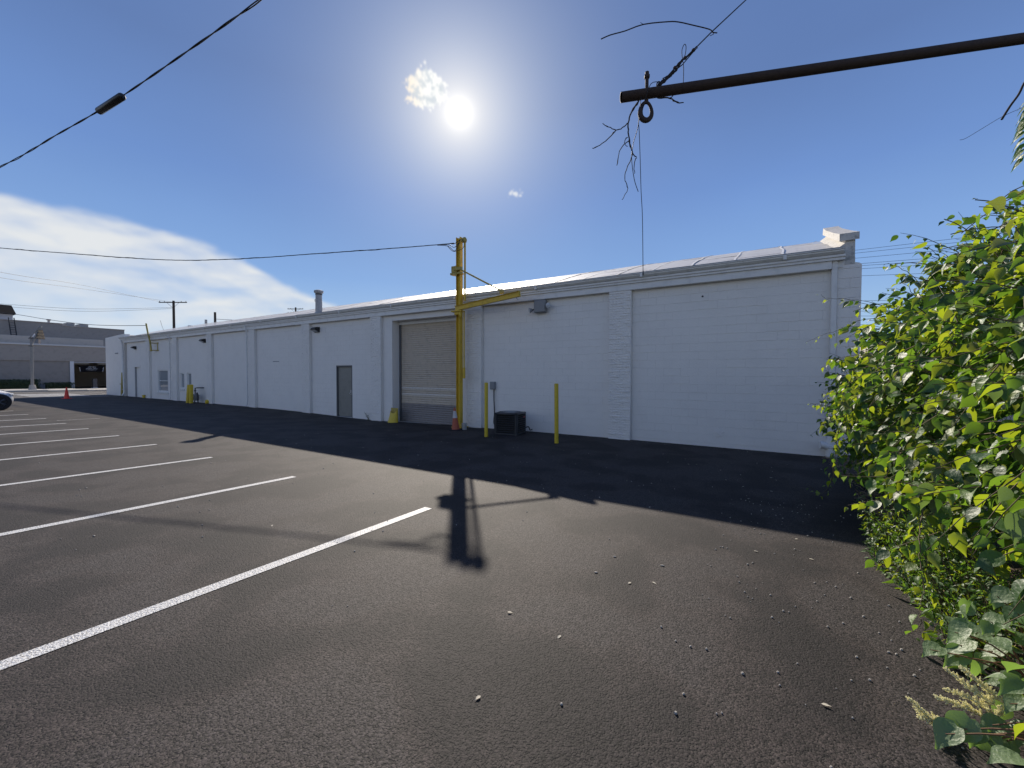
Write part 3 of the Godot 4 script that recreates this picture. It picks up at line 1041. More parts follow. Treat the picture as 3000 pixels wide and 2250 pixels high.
# ------------------------------------------------------------------ across the street
func street_side() -> void:
	var b := thing("shop_building", "taupe stucco commercial building across the street with an open garage bay", "building", Vector3(-65, 0, -10))
	var st := begin()
	# ground floor front with the bay open: facade plane x = -65, looking towards +x
	span(st, Vector3(-66.0, -0.6, -12.9), Vector3(-65.0, 2.98, 30.0))
	span(st, Vector3(-66.0, 2.93, -19.0), Vector3(-65.0, 2.98, -12.9))
	span(st, Vector3(-66.0, -0.6, -40.0), Vector3(-65.0, 2.98, -19.0))
	part("lower_wall", st, M.stucco_low, b)
	st = begin()
	span(st, Vector3(-66.0, 2.985, -40.0), Vector3(-64.9, 4.6, 30.0))
	part("upper_wall", st, M.stucco, b)
	st = begin()
	span(st, Vector3(-66.1, 4.6, -40.05), Vector3(-64.78, 4.76, 30.05), 0.02)
	part("cornice", st, M.coping_light, b)
	st = begin()
	span(st, Vector3(-65.5, -0.5, -13.22), Vector3(-64.85, 2.98, -12.91), 0.01)
	part("bay_post", st, M.pillar_white, b)
	st = begin()
	span(st, Vector3(-65.4, 2.86, -19.0), Vector3(-64.88, 2.925, -13.23), 0.01)
	part("bay_lintel", st, M.pillar_white, b)
	# inside of the bay
	st = begin()
	span(st, Vector3(-74.0, -0.5, -19.2), Vector3(-73.8, 3.0, -12.5))
	span(st, Vector3(-74.0, -0.5, -12.7), Vector3(-66.0, 3.0, -12.5))
	span(st, Vector3(-74.0, -0.5, -19.4), Vector3(-66.0, 3.0, -19.2))
	span(st, Vector3(-74.0, 2.96, -19.4), Vector3(-66.0, 3.2, -12.5))
	part("bay_lining", st, M.inner_wall, b)
	st = begin()
	span(st, Vector3(-74.0, -0.5, -19.4), Vector3(-62.9, -0.03, -12.5))
	part("bay_floor", st, M.street, b)
	st = begin()
	for q in [[-13.3, -14.5], [-15.2, -16.6]]:
		span(st, Vector3(-65.3, 2.68, q[1]), Vector3(-65.22, 2.83, q[0]), 0.01)
	part("bay_header", st, M.grey_box, b)
	# second tier and upper storey, set back
	st = begin()
	span(st, Vector3(-70, 4.6, -10.7), Vector3(-69, 5.76, 30), 0.02)
	span(st, Vector3(-70, 4.6, -16.6), Vector3(-69, 5.72, -11.5), 0.02)
	part("setback_parapet", st, M.stucco_light, b)
	st = begin()
	span(st, Vector3(-96, 4.0, -14.9), Vector3(-78, 8.06, 30))
	span(st, Vector3(-96, 4.0, -21.0), Vector3(-78, 7.8, -14.9))
	part("upper_storey", st, M.stucco, b)
	st = begin()
	span(st, Vector3(-96, 8.06, -14.92), Vector3(-77.9, 8.14, 30), 0.02)
	span(st, Vector3(-96, 7.8, -21.05), Vector3(-77.9, 7.87, -14.92), 0.02)
	part("parapet_cap", st, M.stucco_light, b)
	st = begin()
	span(st, Vector3(-78, 4.0, -40), Vector3(-66.0, 4.55, 30))
	part("flat_roof", st, M.street, b)
	st = begin()
	for z in [-10.45, -10.88]:
		tube(st, [Vector3(-76.6, 4.7, z - 0.1), Vector3(-77.6, 8.35, z + 0.05)], 0.05, 6)
	for k in 11:
		var t := k / 11.0
		var p := Vector3(-76.6, 4.9, 0).lerp(Vector3(-77.5, 8.0, 0), t)
		tube(st, [Vector3(p.x, p.y, -10.5), Vector3(p.x, p.y, -10.9)], 0.025, 5)
	part("roof_ladder", st, M.black_plastic, b)
	st = begin()
	span(st, Vector3(-82, 7.85, -16.4), Vector3(-79.6, 8.42, -15.6), 0.04)
	span(st, Vector3(-82, 7.85, -17.75), Vector3(-79.8, 8.4, -16.9), 0.04)
	part("roof_unit", st, M.grey_box, b)
	st = begin()
	lathe(st, Vector3(-79.2, 8.0, -13.95), [[0.12, 0.0], [0.12, 0.48], [0.22, 0.5], [0.22, 0.64], [0.0, 0.66]], 12)
	part("roof_vent", st, M.grey_pipe, b)
	st = begin()
	for z in [-9.95, -9.6]:
		lathe(st, Vector3(-69.6, 5.72, z - 1.5), [[0.16, 0.0], [0.16, 0.25], [0.1, 0.32], [0.0, 0.32]], 10)
	part("roof_vent", st, M.pillar_white, b)
	# banner hung in the bay
	var bn := thing("shop_banner", "black banner with white motorcycle emblem hanging in the open garage bay", "banner", Vector3(-65.1, 1.84, -14.65))
	st = begin()
	prism(st, Vector3(-65.06, 0, 0), [Vector2(13.62, 2.5), Vector2(15.7, 2.52), Vector2(15.58, 1.84), Vector2(13.72, 1.83)], 0.02, Basis(Vector3.FORWARD, Vector3.UP, Vector3.RIGHT))
	part("cloth", st, M.banner, bn)
	st = begin()
	var ring := Basis(Vector3.BACK, Vector3.RIGHT, Vector3.UP)
	for z in [-14.47, -14.87]:
		var loop := []
		for k in 17:
			loop.append(Vector3(-65.03, 2.36 + 0.08 * sin(TAU * k / 16.0), z + 0.11 * cos(TAU * k / 16.0)))
		tube(st, loop, 0.014, 5, false)
	tube(st, [Vector3(-65.03, 2.36, -14.47), Vector3(-65.03, 2.42, -14.6), Vector3(-65.03, 2.37, -14.7), Vector3(-65.03, 2.43, -14.78), Vector3(-65.03, 2.36, -14.87)], 0.016, 5)
	part("emblem", st, M.print_white, bn)
	st = begin()   # rows of lettering too small to read: separate strokes
	var rr := RandomNumberGenerator.new()
	rr.seed = 4
	for row in [[2.19, 0.07, -14.18, -15.08], [2.085, 0.03, -14.18, -15.06], [2.02, 0.03, -14.3, -14.98]]:
		var z: float = row[2]
		while z > row[3]:
			var wd := rr.randf_range(0.018, 0.04)
			span(st, Vector3(-65.037, row[0] - row[1] * 0.5, z - wd), Vector3(-65.03, row[0] + row[1] * rr.randf_range(0.2, 0.5), z))
			z -= wd + 0.02 + (0.06 if rr.randf() < 0.12 else 0.0)
	part("lettering", st, M.print_white, bn)
	st = begin()
	prism(st, Vector3(-65.037, 0, 0), [Vector2(13.66, 2.36), Vector2(13.69, 2.36), Vector2(13.76, 1.87), Vector2(13.72, 1.87)], 0.006, Basis(Vector3.FORWARD, Vector3.UP, Vector3.RIGHT))
	prism(st, Vector3(-65.037, 0, 0), [Vector2(15.62, 2.4), Vector2(15.655, 2.4), Vector2(15.58, 1.87), Vector2(15.53, 1.87)], 0.006, Basis(Vector3.FORWARD, Vector3.UP, Vector3.RIGHT))
	part("edge_stripe", st, M.print_white, bn)
	var cab := thing("pump_cabinet", "tall brownish cabinet standing inside the dark garage bay", "cabinet", Vector3(-65.8, -0.03, -15.05))
	st = begin()
	span(st, Vector3(-66.0, 0.05, -15.22), Vector3(-65.6, 1.05, -14.85), 0.03)
	part("body", st, worn(mat(0.14, 0.125, 0.12, 0.6), 0.8, 86, 0.7), cab)
	st = begin()
	span(st, Vector3(-66.05, -0.03, -15.27), Vector3(-65.55, 0.07, -14.8), 0.02)
	part("plinth", st, M.coping_light, cab)
	# house behind
	var hs := thing("house", "house with dark shingle roof and pale blue siding behind the taupe building", "house", Vector3(-95, 0, -6))
	st = begin()
	span(st, Vector3(-104, -0.5, -13.1), Vector3(-95, 10.35, 8))
	part("wall", st, M.siding, hs)
	for k in 9:
		st = begin()
		span(st, Vector3(-95.0, 9.3 + k * 0.12, -13.15), Vector3(-94.97, 9.41 + k * 0.12, 8.0))
		part("siding_board", st, M.siding, hs)
	st = begin()
	prism(st, Vector3(0, 0, -13.4), [Vector2(-104.6, 10.3), Vector2(-94.5, 10.3), Vector2(-94.5, 10.42), Vector2(-97.5, 11.9), Vector2(-101.5, 11.9), Vector2(-104.6, 10.42)], 22.0, Basis())
	part("roof", st, M.shingle, hs)
	# hedges
	for h in [[-10.4, 20.0, 1.02, "long clipped dark hedge under the taupe wall left of the lamp post"], [-12.75, -10.75, 0.68, "low dark hedge beside the open garage bay"]]:
		hedge(h[0], h[1], h[2], h[3])
	street_lamp()
	# utility poles
	pole(Vector3(-71.3, -0.6, -24.5), 12.5, [[0.0, 3.9, 11.65]], "wooden utility pole with one crossarm rising behind the white roof")
	pole(Vector3(-68.6, -0.6, -28.5), 11.2, [], "bare wooden pole stub rising behind the white roof, no crossarm")
	pole(Vector3(-82.9, -0.6, -49.1), 15.9, [[0.0, 3.2, 14.95], [0.0, 3.2, 14.15]], "distant utility pole with two crossarms beside the flue")
	var cl := thing("cobra_street_light", "grey street light pole with a short arm behind the white roof", "street light", Vector3(-55.7, -0.4, -22.2))
	st = begin()
	tube(st, [Vector3(-55.7, -0.4, -22.2), Vector3(-55.7, 7.95, -22.2)], [0.16, 0.13], 10)
	part("pole", st, M.grey_pipe, cl)
	st = begin()
	tube(st, [Vector3(-55.7, 6.75, -22.2), Vector3(-55.8, 7.0, -21.7), Vector3(-55.9, 7.05, -21.0)], 0.035, 6)
	part("arm", st, M.grey_pipe, cl)
	st = begin()
	lathe(st, Vector3(-55.9, 7.02, -21.15), [[0.0, 0.0], [0.11, 0.1], [0.15, 0.35], [0.13, 0.6], [0.0, 0.72]], 10, Basis(Vector3.RIGHT, Vector3.BACK, Vector3.DOWN), true)
	part("lamp_head", st, M.grey_pipe, cl)
	# wires on the left
	wire([Vector3(-30.0, 7.2, 2.0), Vector3(-47.66, 9.07, -6.06), Vector3(-62.4, 11.1, -13.46), Vector3(-72.85, 11.75, -23.5)], 0.014, "uppermost thin wire running to the crossarm pole at left")
	wire([Vector3(-30.0, 6.8, 2.0), Vector3(-47.65, 8.67, -6.05), Vector3(-62.41, 10.71, -13.45), Vector3(-71.3, 11.7, -24.4)], 0.014, "second thin wire running to the crossarm pole at left")
	wire([Vector3(-82.0, 10.2, -4.0), Vector3(-79.4, 10.08, -10.0), Vector3(-76.2, 10.1, -16.7), Vector3(-71.3, 10.94, -24.4)], 0.016, "upper of two slack thin wires above the taupe building")
	wire([Vector3(-82.0, 9.95, -4.0), Vector3(-79.4, 9.79, -10.0), Vector3(-76.2, 9.79, -16.7), Vector3(-71.3, 10.8, -24.4)], 0.016, "lower of two slack thin wires above the taupe building")
	wire([Vector3(-65.2, 7.75, -6.95), Vector3(-59.2, 7.14, -8.26), Vector3(-53.6, 6.39, -9.38), Vector3(-46.5, 5.63, -10.18), Vector3(-41.7, 5.3, -10.77), Vector3(-35.72, 4.95, -10.75)], 0.02, "dark service wire running to the bent yellow mast")
	wire([Vector3(-68.5, 9.6, -28.5), Vector3(-58.0, 8.6, -27.5), Vector3(-40.0, 7.2, -26.5)], 0.03, "twisted wire sloping down from the bare pole stub")
	wire([Vector3(-71.3, 7.4, -24.5), Vector3(-60.0, 6.4, -20.0), Vector3(-52.0, 6.1, -17.0), Vector3(-45.0, 6.3, -14.5)], 0.012, "faint wire from the pole passing over the white front block")
	# right of the warehouse, far behind: a deck house and wires
	var dk := thing("far_house", "small pale house with flat dark eaves and railing behind the leafy thicket", "house", Vector3(6.5, 0, -33))
	st = begin()
	span(st, Vector3(5.1, -0.5, -36), Vector3(12, 3.75, -31.6))
	part("wall", st, M.paint, dk)
	st = begin()
	prism(st, Vector3(4.6, 0, 0), [Vector2(30.9, 3.72), Vector2(30.9, 3.86), Vector2(36.6, 4.5), Vector2(36.6, 4.3)], 8.0, Basis(Vector3.FORWARD, Vector3.UP, Vector3.RIGHT))
	part("roof", st, M.shingle, dk)
	st = begin()
	span(st, Vector3(2.6, 2.55, -33), Vector3(12, 2.72, -29.6))
	part("deck", st, worn(mat(0.10, 0.05, 0.04, 0.8), 1.0, 88, 0.7), dk)
	st = begin()
	tube(st, [Vector3(2.6, 3.3, -29.65), Vector3(12, 3.3, -29.65)], 0.03, 5)
	for k in 40:
		tube(st, [Vector3(2.7 + k * 0.22, 2.7, -29.65), Vector3(2.7 + k * 0.22, 3.3, -29.65)], 0.018, 4)
	part("railing", st, M.black_plastic, dk)
	st = begin()
	span(st, Vector3(2.4, -0.6, -29.9), Vector3(12, 2.55, -29.55))
	part("basement_wall", st, M.stucco_light, dk)
	for y in [[15.15, 15.76], [14.86, 15.3], [14.36, 14.57], [13.77, 13.8], [13.6, 13.4], [13.3, 12.98], [12.6, 11.98], [9.87, 9.33], [9.13, 8.43], [8.85, 7.93], [8.33, 7.4], [7.43, 6.4], [7.09, 5.94]]:
		wire([Vector3(-12.0, y[0] - (y[1] - y[0]) * 1.03, -54.4), Vector3(4.85, y[0], -57.45), Vector3(21.1, y[1], -60.45), Vector3(38.0, y[1] + (y[1] - y[0]) * 1.03, -63.6)], 0.018, "thin dark utility wire crossing the sky right of the white building", "parallel wires right of the white building")
	pole(Vector3(38.0, -0.6, -63.6), 17.5, [[0.9, 4.0, 15.8], [0.9, 4.0, 13.8]], "utility pole carrying the parallel wires, beyond the thicket")

func wire(pts: Array, r: float, label: String, group := "") -> void:
	var o := thing("utility_wire", label, "wire", pts[0], group)
	var st := begin()
	tube(st, smooth_path(pts, 8), r, 5)
	part("strand", st, M.black_cable, o)

func pole(at: Vector3, tall: float, arms: Array, label: String) -> void:
	var o := thing("utility_pole", label, "utility pole", at, "wooden utility poles")
	var st := begin()
	tube(st, [at, at + Vector3(0, tall, 0)], [0.2, 0.15], 10)
	part("shaft", st, M.wood_pole, o)
	for a in arms:
		st = begin()
		var d := Vector3(0.85, 0, -0.53) if a[0] == 0.0 else Vector3(0.2, 0, -0.98)
		var c := Vector3(at.x, a[2], at.z) + Vector3(0.12, 0, 0.12)
		box(st, c, Vector3(a[1], 0.12, 0.1), Basis(d, Vector3.UP, d.cross(Vector3.UP)))
		part("crossarm", st, M.wood_pole, o)
		st = begin()
		for k in [-0.47, -0.3, 0.3, 0.47]:
			lathe(st, c + d * a[1] * k + Vector3(0, 0.06, 0), [[0.02, 0.0], [0.05, 0.05], [0.03, 0.09], [0.045, 0.13], [0.0, 0.16]], 8)
		for s in [-1.0, 1.0]:
			tube(st, [c + d * 0.9 * s, Vector3(at.x, a[2] - 0.8, at.z) + Vector3(0.1, 0, 0.1)], 0.02, 4)
		part("insulator", st, M.black_plastic, o)

func hedge(z0: float, z1: float, tall: float, label: String) -> void:
	var o := thing("hedge", label, "hedge", Vector3(-63.4, -0.1, (z0 + z1) * 0.5), "clipped hedges along the taupe wall")
	var st := begin()
	span(st, Vector3(-64.1, -0.3, z0 + 0.15), Vector3(-62.8, tall - 0.15, z1 - 0.15), 0.1)
	part("inner_mass", st, mat(0.045, 0.068, 0.030, 1.0), o)
	var mm := MultiMesh.new()
	mm.transform_format = MultiMesh.TRANSFORM_3D
	mm.mesh = leaf_mesh(0.12, 0.07, 0.02, 2)
	var n := int(mini(9000, roundi((z1 - z0) * 700)))
	mm.instance_count = n
	for i in n:
		var p := Vector3(rng.randf_range(-64.2, -62.65), rng.randf_range(-0.2, tall), rng.randf_range(z0, minf(z1, z0 + 14.0)))
		if rng.randf() < 0.6:
			p.x = rng.randf_range(-62.85, -62.6)
		else:
			p.y = tall - rng.randf() * 0.15
		mm.set_instance_transform(i, Transform3D(random_basis(), p - o.position))
	var f := MultiMeshInstance3D.new()
	f.name = "foliage"
	f.multimesh = mm
	f.material_override = mat(0.045, 0.068, 0.030, 0.6)
	f.set_meta("kind", "stuff")
	o.add_child(f)

func random_basis() -> Basis:
	return Basis.from_euler(Vector3(rng.randf() * TAU, rng.randf() * TAU, rng.randf() * TAU))

func street_lamp() -> void:
	var o := thing("street_lamp", "grey street lamp post with amber panelled lantern on a concrete block", "street lamp", on(-56.3, -8.8))
	var st := begin()
	var c := Vector3(-56.3, 0.0, -8.82)
	var q := []
	for s in [[0.27, 0.0], [0.27, 0.05], [0.17, 0.58], [0.0, 0.6]]:
		q.append([s[0] * 1.3, s[1] + 0.05])
	lathe(st, c, q, 4, Basis(Vector3.UP, PI / 4))
	part("concrete_block", st, M.concrete, o)
	st = begin()
	cbox(st, c + Vector3(0, 2.4, 0), Vector3(0.19, 3.6, 0.19), 0.03)
	part("pole", st, M.lamp_pole, o)
	st = begin()
	for y in [4.13, 4.83]:
		cbox(st, c + Vector3(0, y, 0.04), Vector3(0.28, 0.05, 0.26), 0.01)
	part("collar", st, M.black_plastic, o)
	st = begin()
	tube(st, [c + Vector3(0, 4.1, 0.06), c + Vector3(0, 4.9, -0.22), c + Vector3(0, 5.6, -0.42)], [0.09, 0.08, 0.05], 8)
	tube(st, [c + Vector3(0, 4.82, 0.1), c + Vector3(0, 5.3, -0.15), c + Vector3(0, 5.75, -0.42), c + Vector3(0, 5.92, -0.58)], 0.05, 8)
	cbox(st, c + Vector3(0, 4.5, 0.02), Vector3(0.1, 0.75, 0.1), 0.01)
	cbox(st, c + Vector3(0, 5.85, -0.55), Vector3(0.2, 0.18, 0.24), 0.04)
	part("bracket", st, M.lamp_pole, o)
	st = begin()
	for k in 3:
		var y0 := 4.8 + k * 0.27
		var r0 := 0.34 - k * 0.055
		lathe(st, c + Vector3(0, y0, -0.56), [[r0, 0.0], [r0 - 0.05, 0.25]], 4, Basis(Vector3.UP, PI / 4))
	part("lantern_panel", st, M.lantern, o)
	st = begin()
	for k in 4:
		var y0 := 4.79 + k * 0.27
		var r0 := 0.36 - k * 0.055
		lathe(st, c + Vector3(0, y0, -0.56), [[0.0, 0.0], [r0, 0.0], [r0, 0.03], [0.0, 0.05]], 4, Basis(Vector3.UP, PI / 4))
	part("lantern_frame", st, M.black_plastic, o)

# ------------------------------------------------------------------ overhead
func twisted(o: Node3D, pts: Array, r: float, pitch: float, strands: int, m: Material, called := "strand") -> void:
	for s in strands:
		var st := begin()
		var path := []
		var run := 0.0
		for i in pts.size():
			if i:
				run += (pts[i] as Vector3).distance_to(pts[i - 1])
			var t: Vector3 = (pts[mini(i + 1, pts.size() - 1)] - pts[maxi(i - 1, 0)]).normalized()
			var n := t.cross(Vector3.UP).normalized()
			var a := TAU * run / pitch + TAU * s / strands
			var wob := 1.0 + 1.8 * maxf(0.0, sin(run * 1.3 + s * 2.0) - 0.45) * float(s)
			path.append(pts[i] + (n * cos(a) + n.cross(t) * sin(a)) * r * 0.8 * wob)
		tube(st, path, r, 5)
		part(called, st, m, o)

func overhead() -> void:
	# twisted cable crossing the top left corner with a splice sleeve
	var c := thing("overhead_cable", "dark twisted overhead cable with a splice sleeve in the top left corner", "cable", Vector3(-5.6, 4.45, -1.44))
	var run := smooth_path([Vector3(1.5, 4.62, -1.95), Vector3(-2.653, 4.525, -1.677), Vector3(-3.187, 4.487, -1.641), Vector3(-4.255, 4.485, -1.57), Vector3(-5.6, 4.45, -1.444), Vector3(-6.812, 4.41, -1.281), Vector3(-8.122, 4.31, -1.057), Vector3(-12.36, 3.97, -0.194)], 40)
	twisted(c, run, 0.0046, 0.75, 2, M.black_cable)
	var st := begin()
	tube(st, [Vector3(-5.85, 4.433, -1.412), Vector3(-5.835, 4.434, -1.413), Vector3(-5.4, 4.467, -1.475), Vector3(-5.385, 4.468, -1.477)], [0.022, 0.033, 0.033, 0.022], 10)
	part("splice_sleeve", st, M.black_plastic, c)
	# service drop to the yellow post
	var d := thing("service_drop", "sagging dark bundled service cable strung to the top of the yellow post", "cable", Vector3(-8.75, 6.02, -10.54))
	twisted(d, smooth_path([Vector3(-8.75, 6.02, -10.54), Vector3(-10.08, 5.97, -9.98), Vector3(-11.65, 5.925, -9.314), Vector3(-13.6, 5.88, -8.49), Vector3(-15.56, 5.835, -7.665), Vector3(-17.88, 5.86, -6.69), Vector3(-20.03, 6.02, -5.78), Vector3(-22.88, 6.34, -4.583), Vector3(-25.9, 6.69, -3.31), Vector3(-30.8, 7.36, -1.245), Vector3(-38.1, 8.57, 1.84)], 24), 0.0085, 1.3, 3, M.black_cable)
	# the steel bar on the right
	var g := thing("steel_bar", "rusty dark steel pipe reaching in overhead from the right", "pipe", Vector3(3.6, 0.1, -6.95))
	st = begin()
	var a := Vector3(-1.273, 4.521, -4.117)
	var b := Vector3(3.6, 5.272, -6.98)
	var dir := (b - a).normalized()
	tube(st, [a, b], 0.0485, 20, false)
	tube(st, [a, b], 0.041, 20, false)
	lathe(st, a, [[0.041, 0.0], [0.0485, 0.0]], 20, Basis(dir.cross(Vector3.UP).normalized(), dir, dir.cross(Vector3.UP).normalized().cross(dir)))
	part("crossbar", st, M.rust_pipe, g)
	st = begin()
	tube(st, [Vector3(3.6, 0.1, -6.95), Vector3(3.6, 5.4, -6.98)], 0.06, 14)
	part("upright", st, M.rust_pipe, g)
	# eyebolt through the bar
	st = begin()
	tube(st, [Vector3(-1.057, 4.76, -4.258), Vector3(-1.056, 4.47, -4.253)], 0.017, 10)
	lathe(st, Vector3(-1.057, 4.70, -4.258), [[0.0, 0.075], [0.02, 0.075], [0.02, 0.045], [0.028, 0.045], [0.028, 0.015], [0.017, 0.015]], 6)
	var eye := []
	var rads := []
	for k in 25:
		var t := TAU * k / 24.0
		eye.append(Vector3(-1.06, 4.385, -4.247) + Vector3(0.85, 0, -0.525) * 0.066 * sin(t) * (0.86 + 0.14 * cos(t + PI)) + Vector3(0, 1, 0) * 0.088 * cos(t))
		rads.append(0.021 + 0.006 * cos(t + 2.6))
	tube(st, eye, rads, 9, false)
	part("eyebolt", st, M.rust_pipe, g)
	# guy wire going up from the bar with clamps, loose ends, dead vine
	var gw := thing("guy_wire", "dark guy wire with clamps tied to the steel pipe end, running up out of frame", "wire", Vector3(-0.95, 4.65, -4.32))
	st = begin()
	tube(st, [Vector3(-0.951, 4.64, -4.321), Vector3(-0.82, 4.818, -4.406), Vector3(-0.737, 4.916, -4.46), Vector3(-0.666, 4.995, -4.507), Vector3(-0.512, 5.18, -4.607), Vector3(-0.258, 5.95, -5.375), Vector3(0.482, 7.447, -6.583)], 0.006, 6)
	tube(st, [Vector3(-0.965, 4.63, -4.335), Vector3(-0.85, 4.80, -4.42), Vector3(-0.72, 4.91, -4.44), Vector3(-0.64, 5.03, -4.52)], 0.005, 6)
	tube(st, [Vector3(-0.935, 4.62, -4.30), Vector3(-0.85, 4.75, -4.37), Vector3(-0.76, 4.86, -4.46), Vector3(-0.666, 4.98, -4.507)], 0.005, 6)
	part("strand", st, M.twig, gw)
	st = begin()
	for p in [Vector3(-0.82, 4.818, -4.406), Vector3(-0.737, 4.916, -4.46), Vector3(-0.666, 4.995, -4.507)]:
		cbox(st, p, Vector3(0.034, 0.03, 0.03), 0.008, Basis(Vector3(0.4, 1, 0.2).normalized(), 0.7))
	part("clamp", st, M.rust_pipe, gw)
	st = begin()
	var lp := []
	for k in 13:
		lp.append(Vector3(-0.955, 4.65, -4.323) + Vector3(0.85, 0, -0.525) * 0.022 * sin(TAU * k / 12.0) + Vector3(0, 0.033 * cos(TAU * k / 12.0), 0))
	tube(st, lp, 0.006, 6, false)
	tube(st, smooth_path([Vector3(-0.75, 4.58, -4.445), Vector3(-0.747, 4.811, -4.451), Vector3(-0.76, 4.916, -4.446), Vector3(-0.764, 4.995, -4.446), Vector3(-0.745, 5.052, -4.459), Vector3(-0.73, 5.028, -4.468), Vector3(-0.738, 4.943, -4.461), Vector3(-0.776, 4.864, -4.435), Vector3(-0.82, 4.818, -4.406)], 4), 0.0035, 5)
	part("loop", st, M.twig, gw)
	var hw := thing("dangling_wire", "long thin wire dangling straight down from the steel pipe end", "wire", Vector3(-1.06, 2.755, -4.2))
	st = begin()
	tube(st, smooth_path([Vector3(-0.94, 4.66, -4.30), Vector3(-1.0, 4.60, -4.19), Vector3(-1.06, 4.469, -4.2), Vector3(-1.119, 4.312, -4.206), Vector3(-1.114, 4.18, -4.206), Vector3(-1.102, 3.918, -4.205), Vector3(-1.089, 3.59, -4.203), Vector3(-1.073, 3.316, -4.204), Vector3(-1.059, 2.755, -4.196)], 4), 0.0034, 5)
	part("strand", st, M.black_cable, hw)
	st = begin()
	tube(st, smooth_path([Vector3(-1.09, 4.56, -4.19), Vector3(-1.123, 4.246, -4.201), Vector3(-1.16, 4.075, -4.174), Vector3(-1.174, 3.918, -4.16), Vector3(-1.149, 3.708, -4.17), Vector3(-1.113, 3.583, -4.188)], 4), 0.0036, 5)
	part("loose_end", st, M.black_cable, hw)
	st = begin()
	tube(st, [Vector3(-1.059, 2.79, -4.196), Vector3(-1.058, 2.75, -4.196)], 0.006, 6)
	part("end_cap", st, M.black_cable, hw)
	var dv := thing("dead_vine", "bare dead vine twigs hanging from the end of the steel pipe", "vine", Vector3(-1.13, 4.48, -4.2))
	var vines := [[0.006, [Vector3(-1.10, 4.56, -4.2), Vector3(-1.127, 4.482, -4.206), Vector3(-1.181, 4.377, -4.17), Vector3(-1.207, 4.259, -4.15), Vector3(-1.202, 4.141, -4.15), Vector3(-1.187, 4.036, -4.156), Vector3(-1.164, 3.964, -4.168), Vector3(-1.135, 3.924, -4.184)]],
		[0.004, [Vector3(-1.208, 4.272, -4.15), Vector3(-1.257, 4.219, -4.118), Vector3(-1.313, 4.199, -4.083), Vector3(-1.374, 4.226, -4.046), Vector3(-1.425, 4.262, -4.015)]],
		[0.004, [Vector3(-1.313, 4.199, -4.083), Vector3(-1.362, 4.127, -4.051), Vector3(-1.444, 4.048, -3.997), Vector3(-1.509, 4.013, -3.957)]],
		[0.0035, [Vector3(-1.199, 4.088, -4.15), Vector3(-1.254, 4.036, -4.114), Vector3(-1.281, 3.957, -4.095), Vector3(-1.296, 3.843, -4.083)]],
		[0.0035, [Vector3(-1.164, 3.964, -4.168), Vector3(-1.19, 3.872, -4.149), Vector3(-1.217, 3.799, -4.13), Vector3(-1.227, 3.694, -4.121), Vector3(-1.203, 3.616, -4.133), Vector3(-1.248, 3.497, -4.102)]],
		[0.0035, [Vector3(-1.135, 3.924, -4.184), Vector3(-1.151, 3.852, -4.173), Vector3(-1.144, 3.76, -4.174)]],
		[0.0055, [Vector3(-0.98, 4.53, -4.29), Vector3(-0.949, 4.515, -4.318), Vector3(-0.86, 4.515, -4.373), Vector3(-0.797, 4.47, -4.409), Vector3(-0.742, 4.477, -4.444)]],
		[0.004, [Vector3(-0.86, 4.515, -4.373), Vector3(-0.82, 4.545, -4.39), Vector3(-0.78, 4.60, -4.42)]],
		[0.003, [Vector3(-1.21, 4.13, -4.15), Vector3(-1.235, 4.09, -4.13), Vector3(-1.23, 4.05, -4.13), Vector3(-1.21, 4.03, -4.14)]]]
	for k in 4:   # stems wound round the guy wire
		var coil := []
		for i in 8:
			var t := i / 7.0
			var on_wire := Vector3(-0.97, 4.63, -4.32).lerp(Vector3(-0.64, 5.02, -4.52), t * (0.55 + 0.15 * k))
			var w := t * 7.0 + k * 1.6
			coil.append(on_wire + Vector3(0.85 * cos(w), 0.5 * sin(w), -0.525 * cos(w)) * (0.012 + 0.012 * sin(PI * t)))
		vines.append([0.0045, coil])
	for v in vines:
		st = begin()
		var path := smooth_path(v[1], 4)
		var rr := []
		for i in path.size():
			path[i] += Vector3(rng.randf_range(-1, 1), rng.randf_range(-1, 1), rng.randf_range(-1, 1)) * 0.004
			rr.append(v[0] * lerpf(1.5, 0.85, float(i) / path.size()) * (1.5 if rng.randf() < 0.12 else 1.0))
		tube(st, path, rr, 5)
		part("twig", st, M.twig, dv)
	var ar := thing("arching_twig", "single bare arching twig caught on the guy wire above the steel pipe", "twig", Vector3(-0.5, 5.18, -4.6))
	st = begin()
	tube(st, smooth_path([Vector3(-1.452, 5.102, -4.024), Vector3(-1.372, 5.144, -4.075), Vector3(-1.25, 5.184, -4.152), Vector3(-1.094, 5.25, -4.25), Vector3(-0.888, 5.277, -4.378), Vector3(-0.799, 5.275, -4.433), Vector3(-0.681, 5.245, -4.505), Vector3(-0.535, 5.203, -4.594), Vector3(-0.507, 5.173, -4.61), Vector3(-0.468, 5.167, -4.634)], 3), 0.0055, 5)
	tube(st, [Vector3(-1.094, 5.25, -4.25), Vector3(-1.12, 5.265, -4.23)], 0.003, 4)
	tube(st, [Vector3(-0.507, 5.185, -4.61), Vector3(-0.5, 5.15, -4.61), Vector3(-0.53, 5.14, -4.6)], 0.004, 4)
	part("twig", st, M.twig, ar)

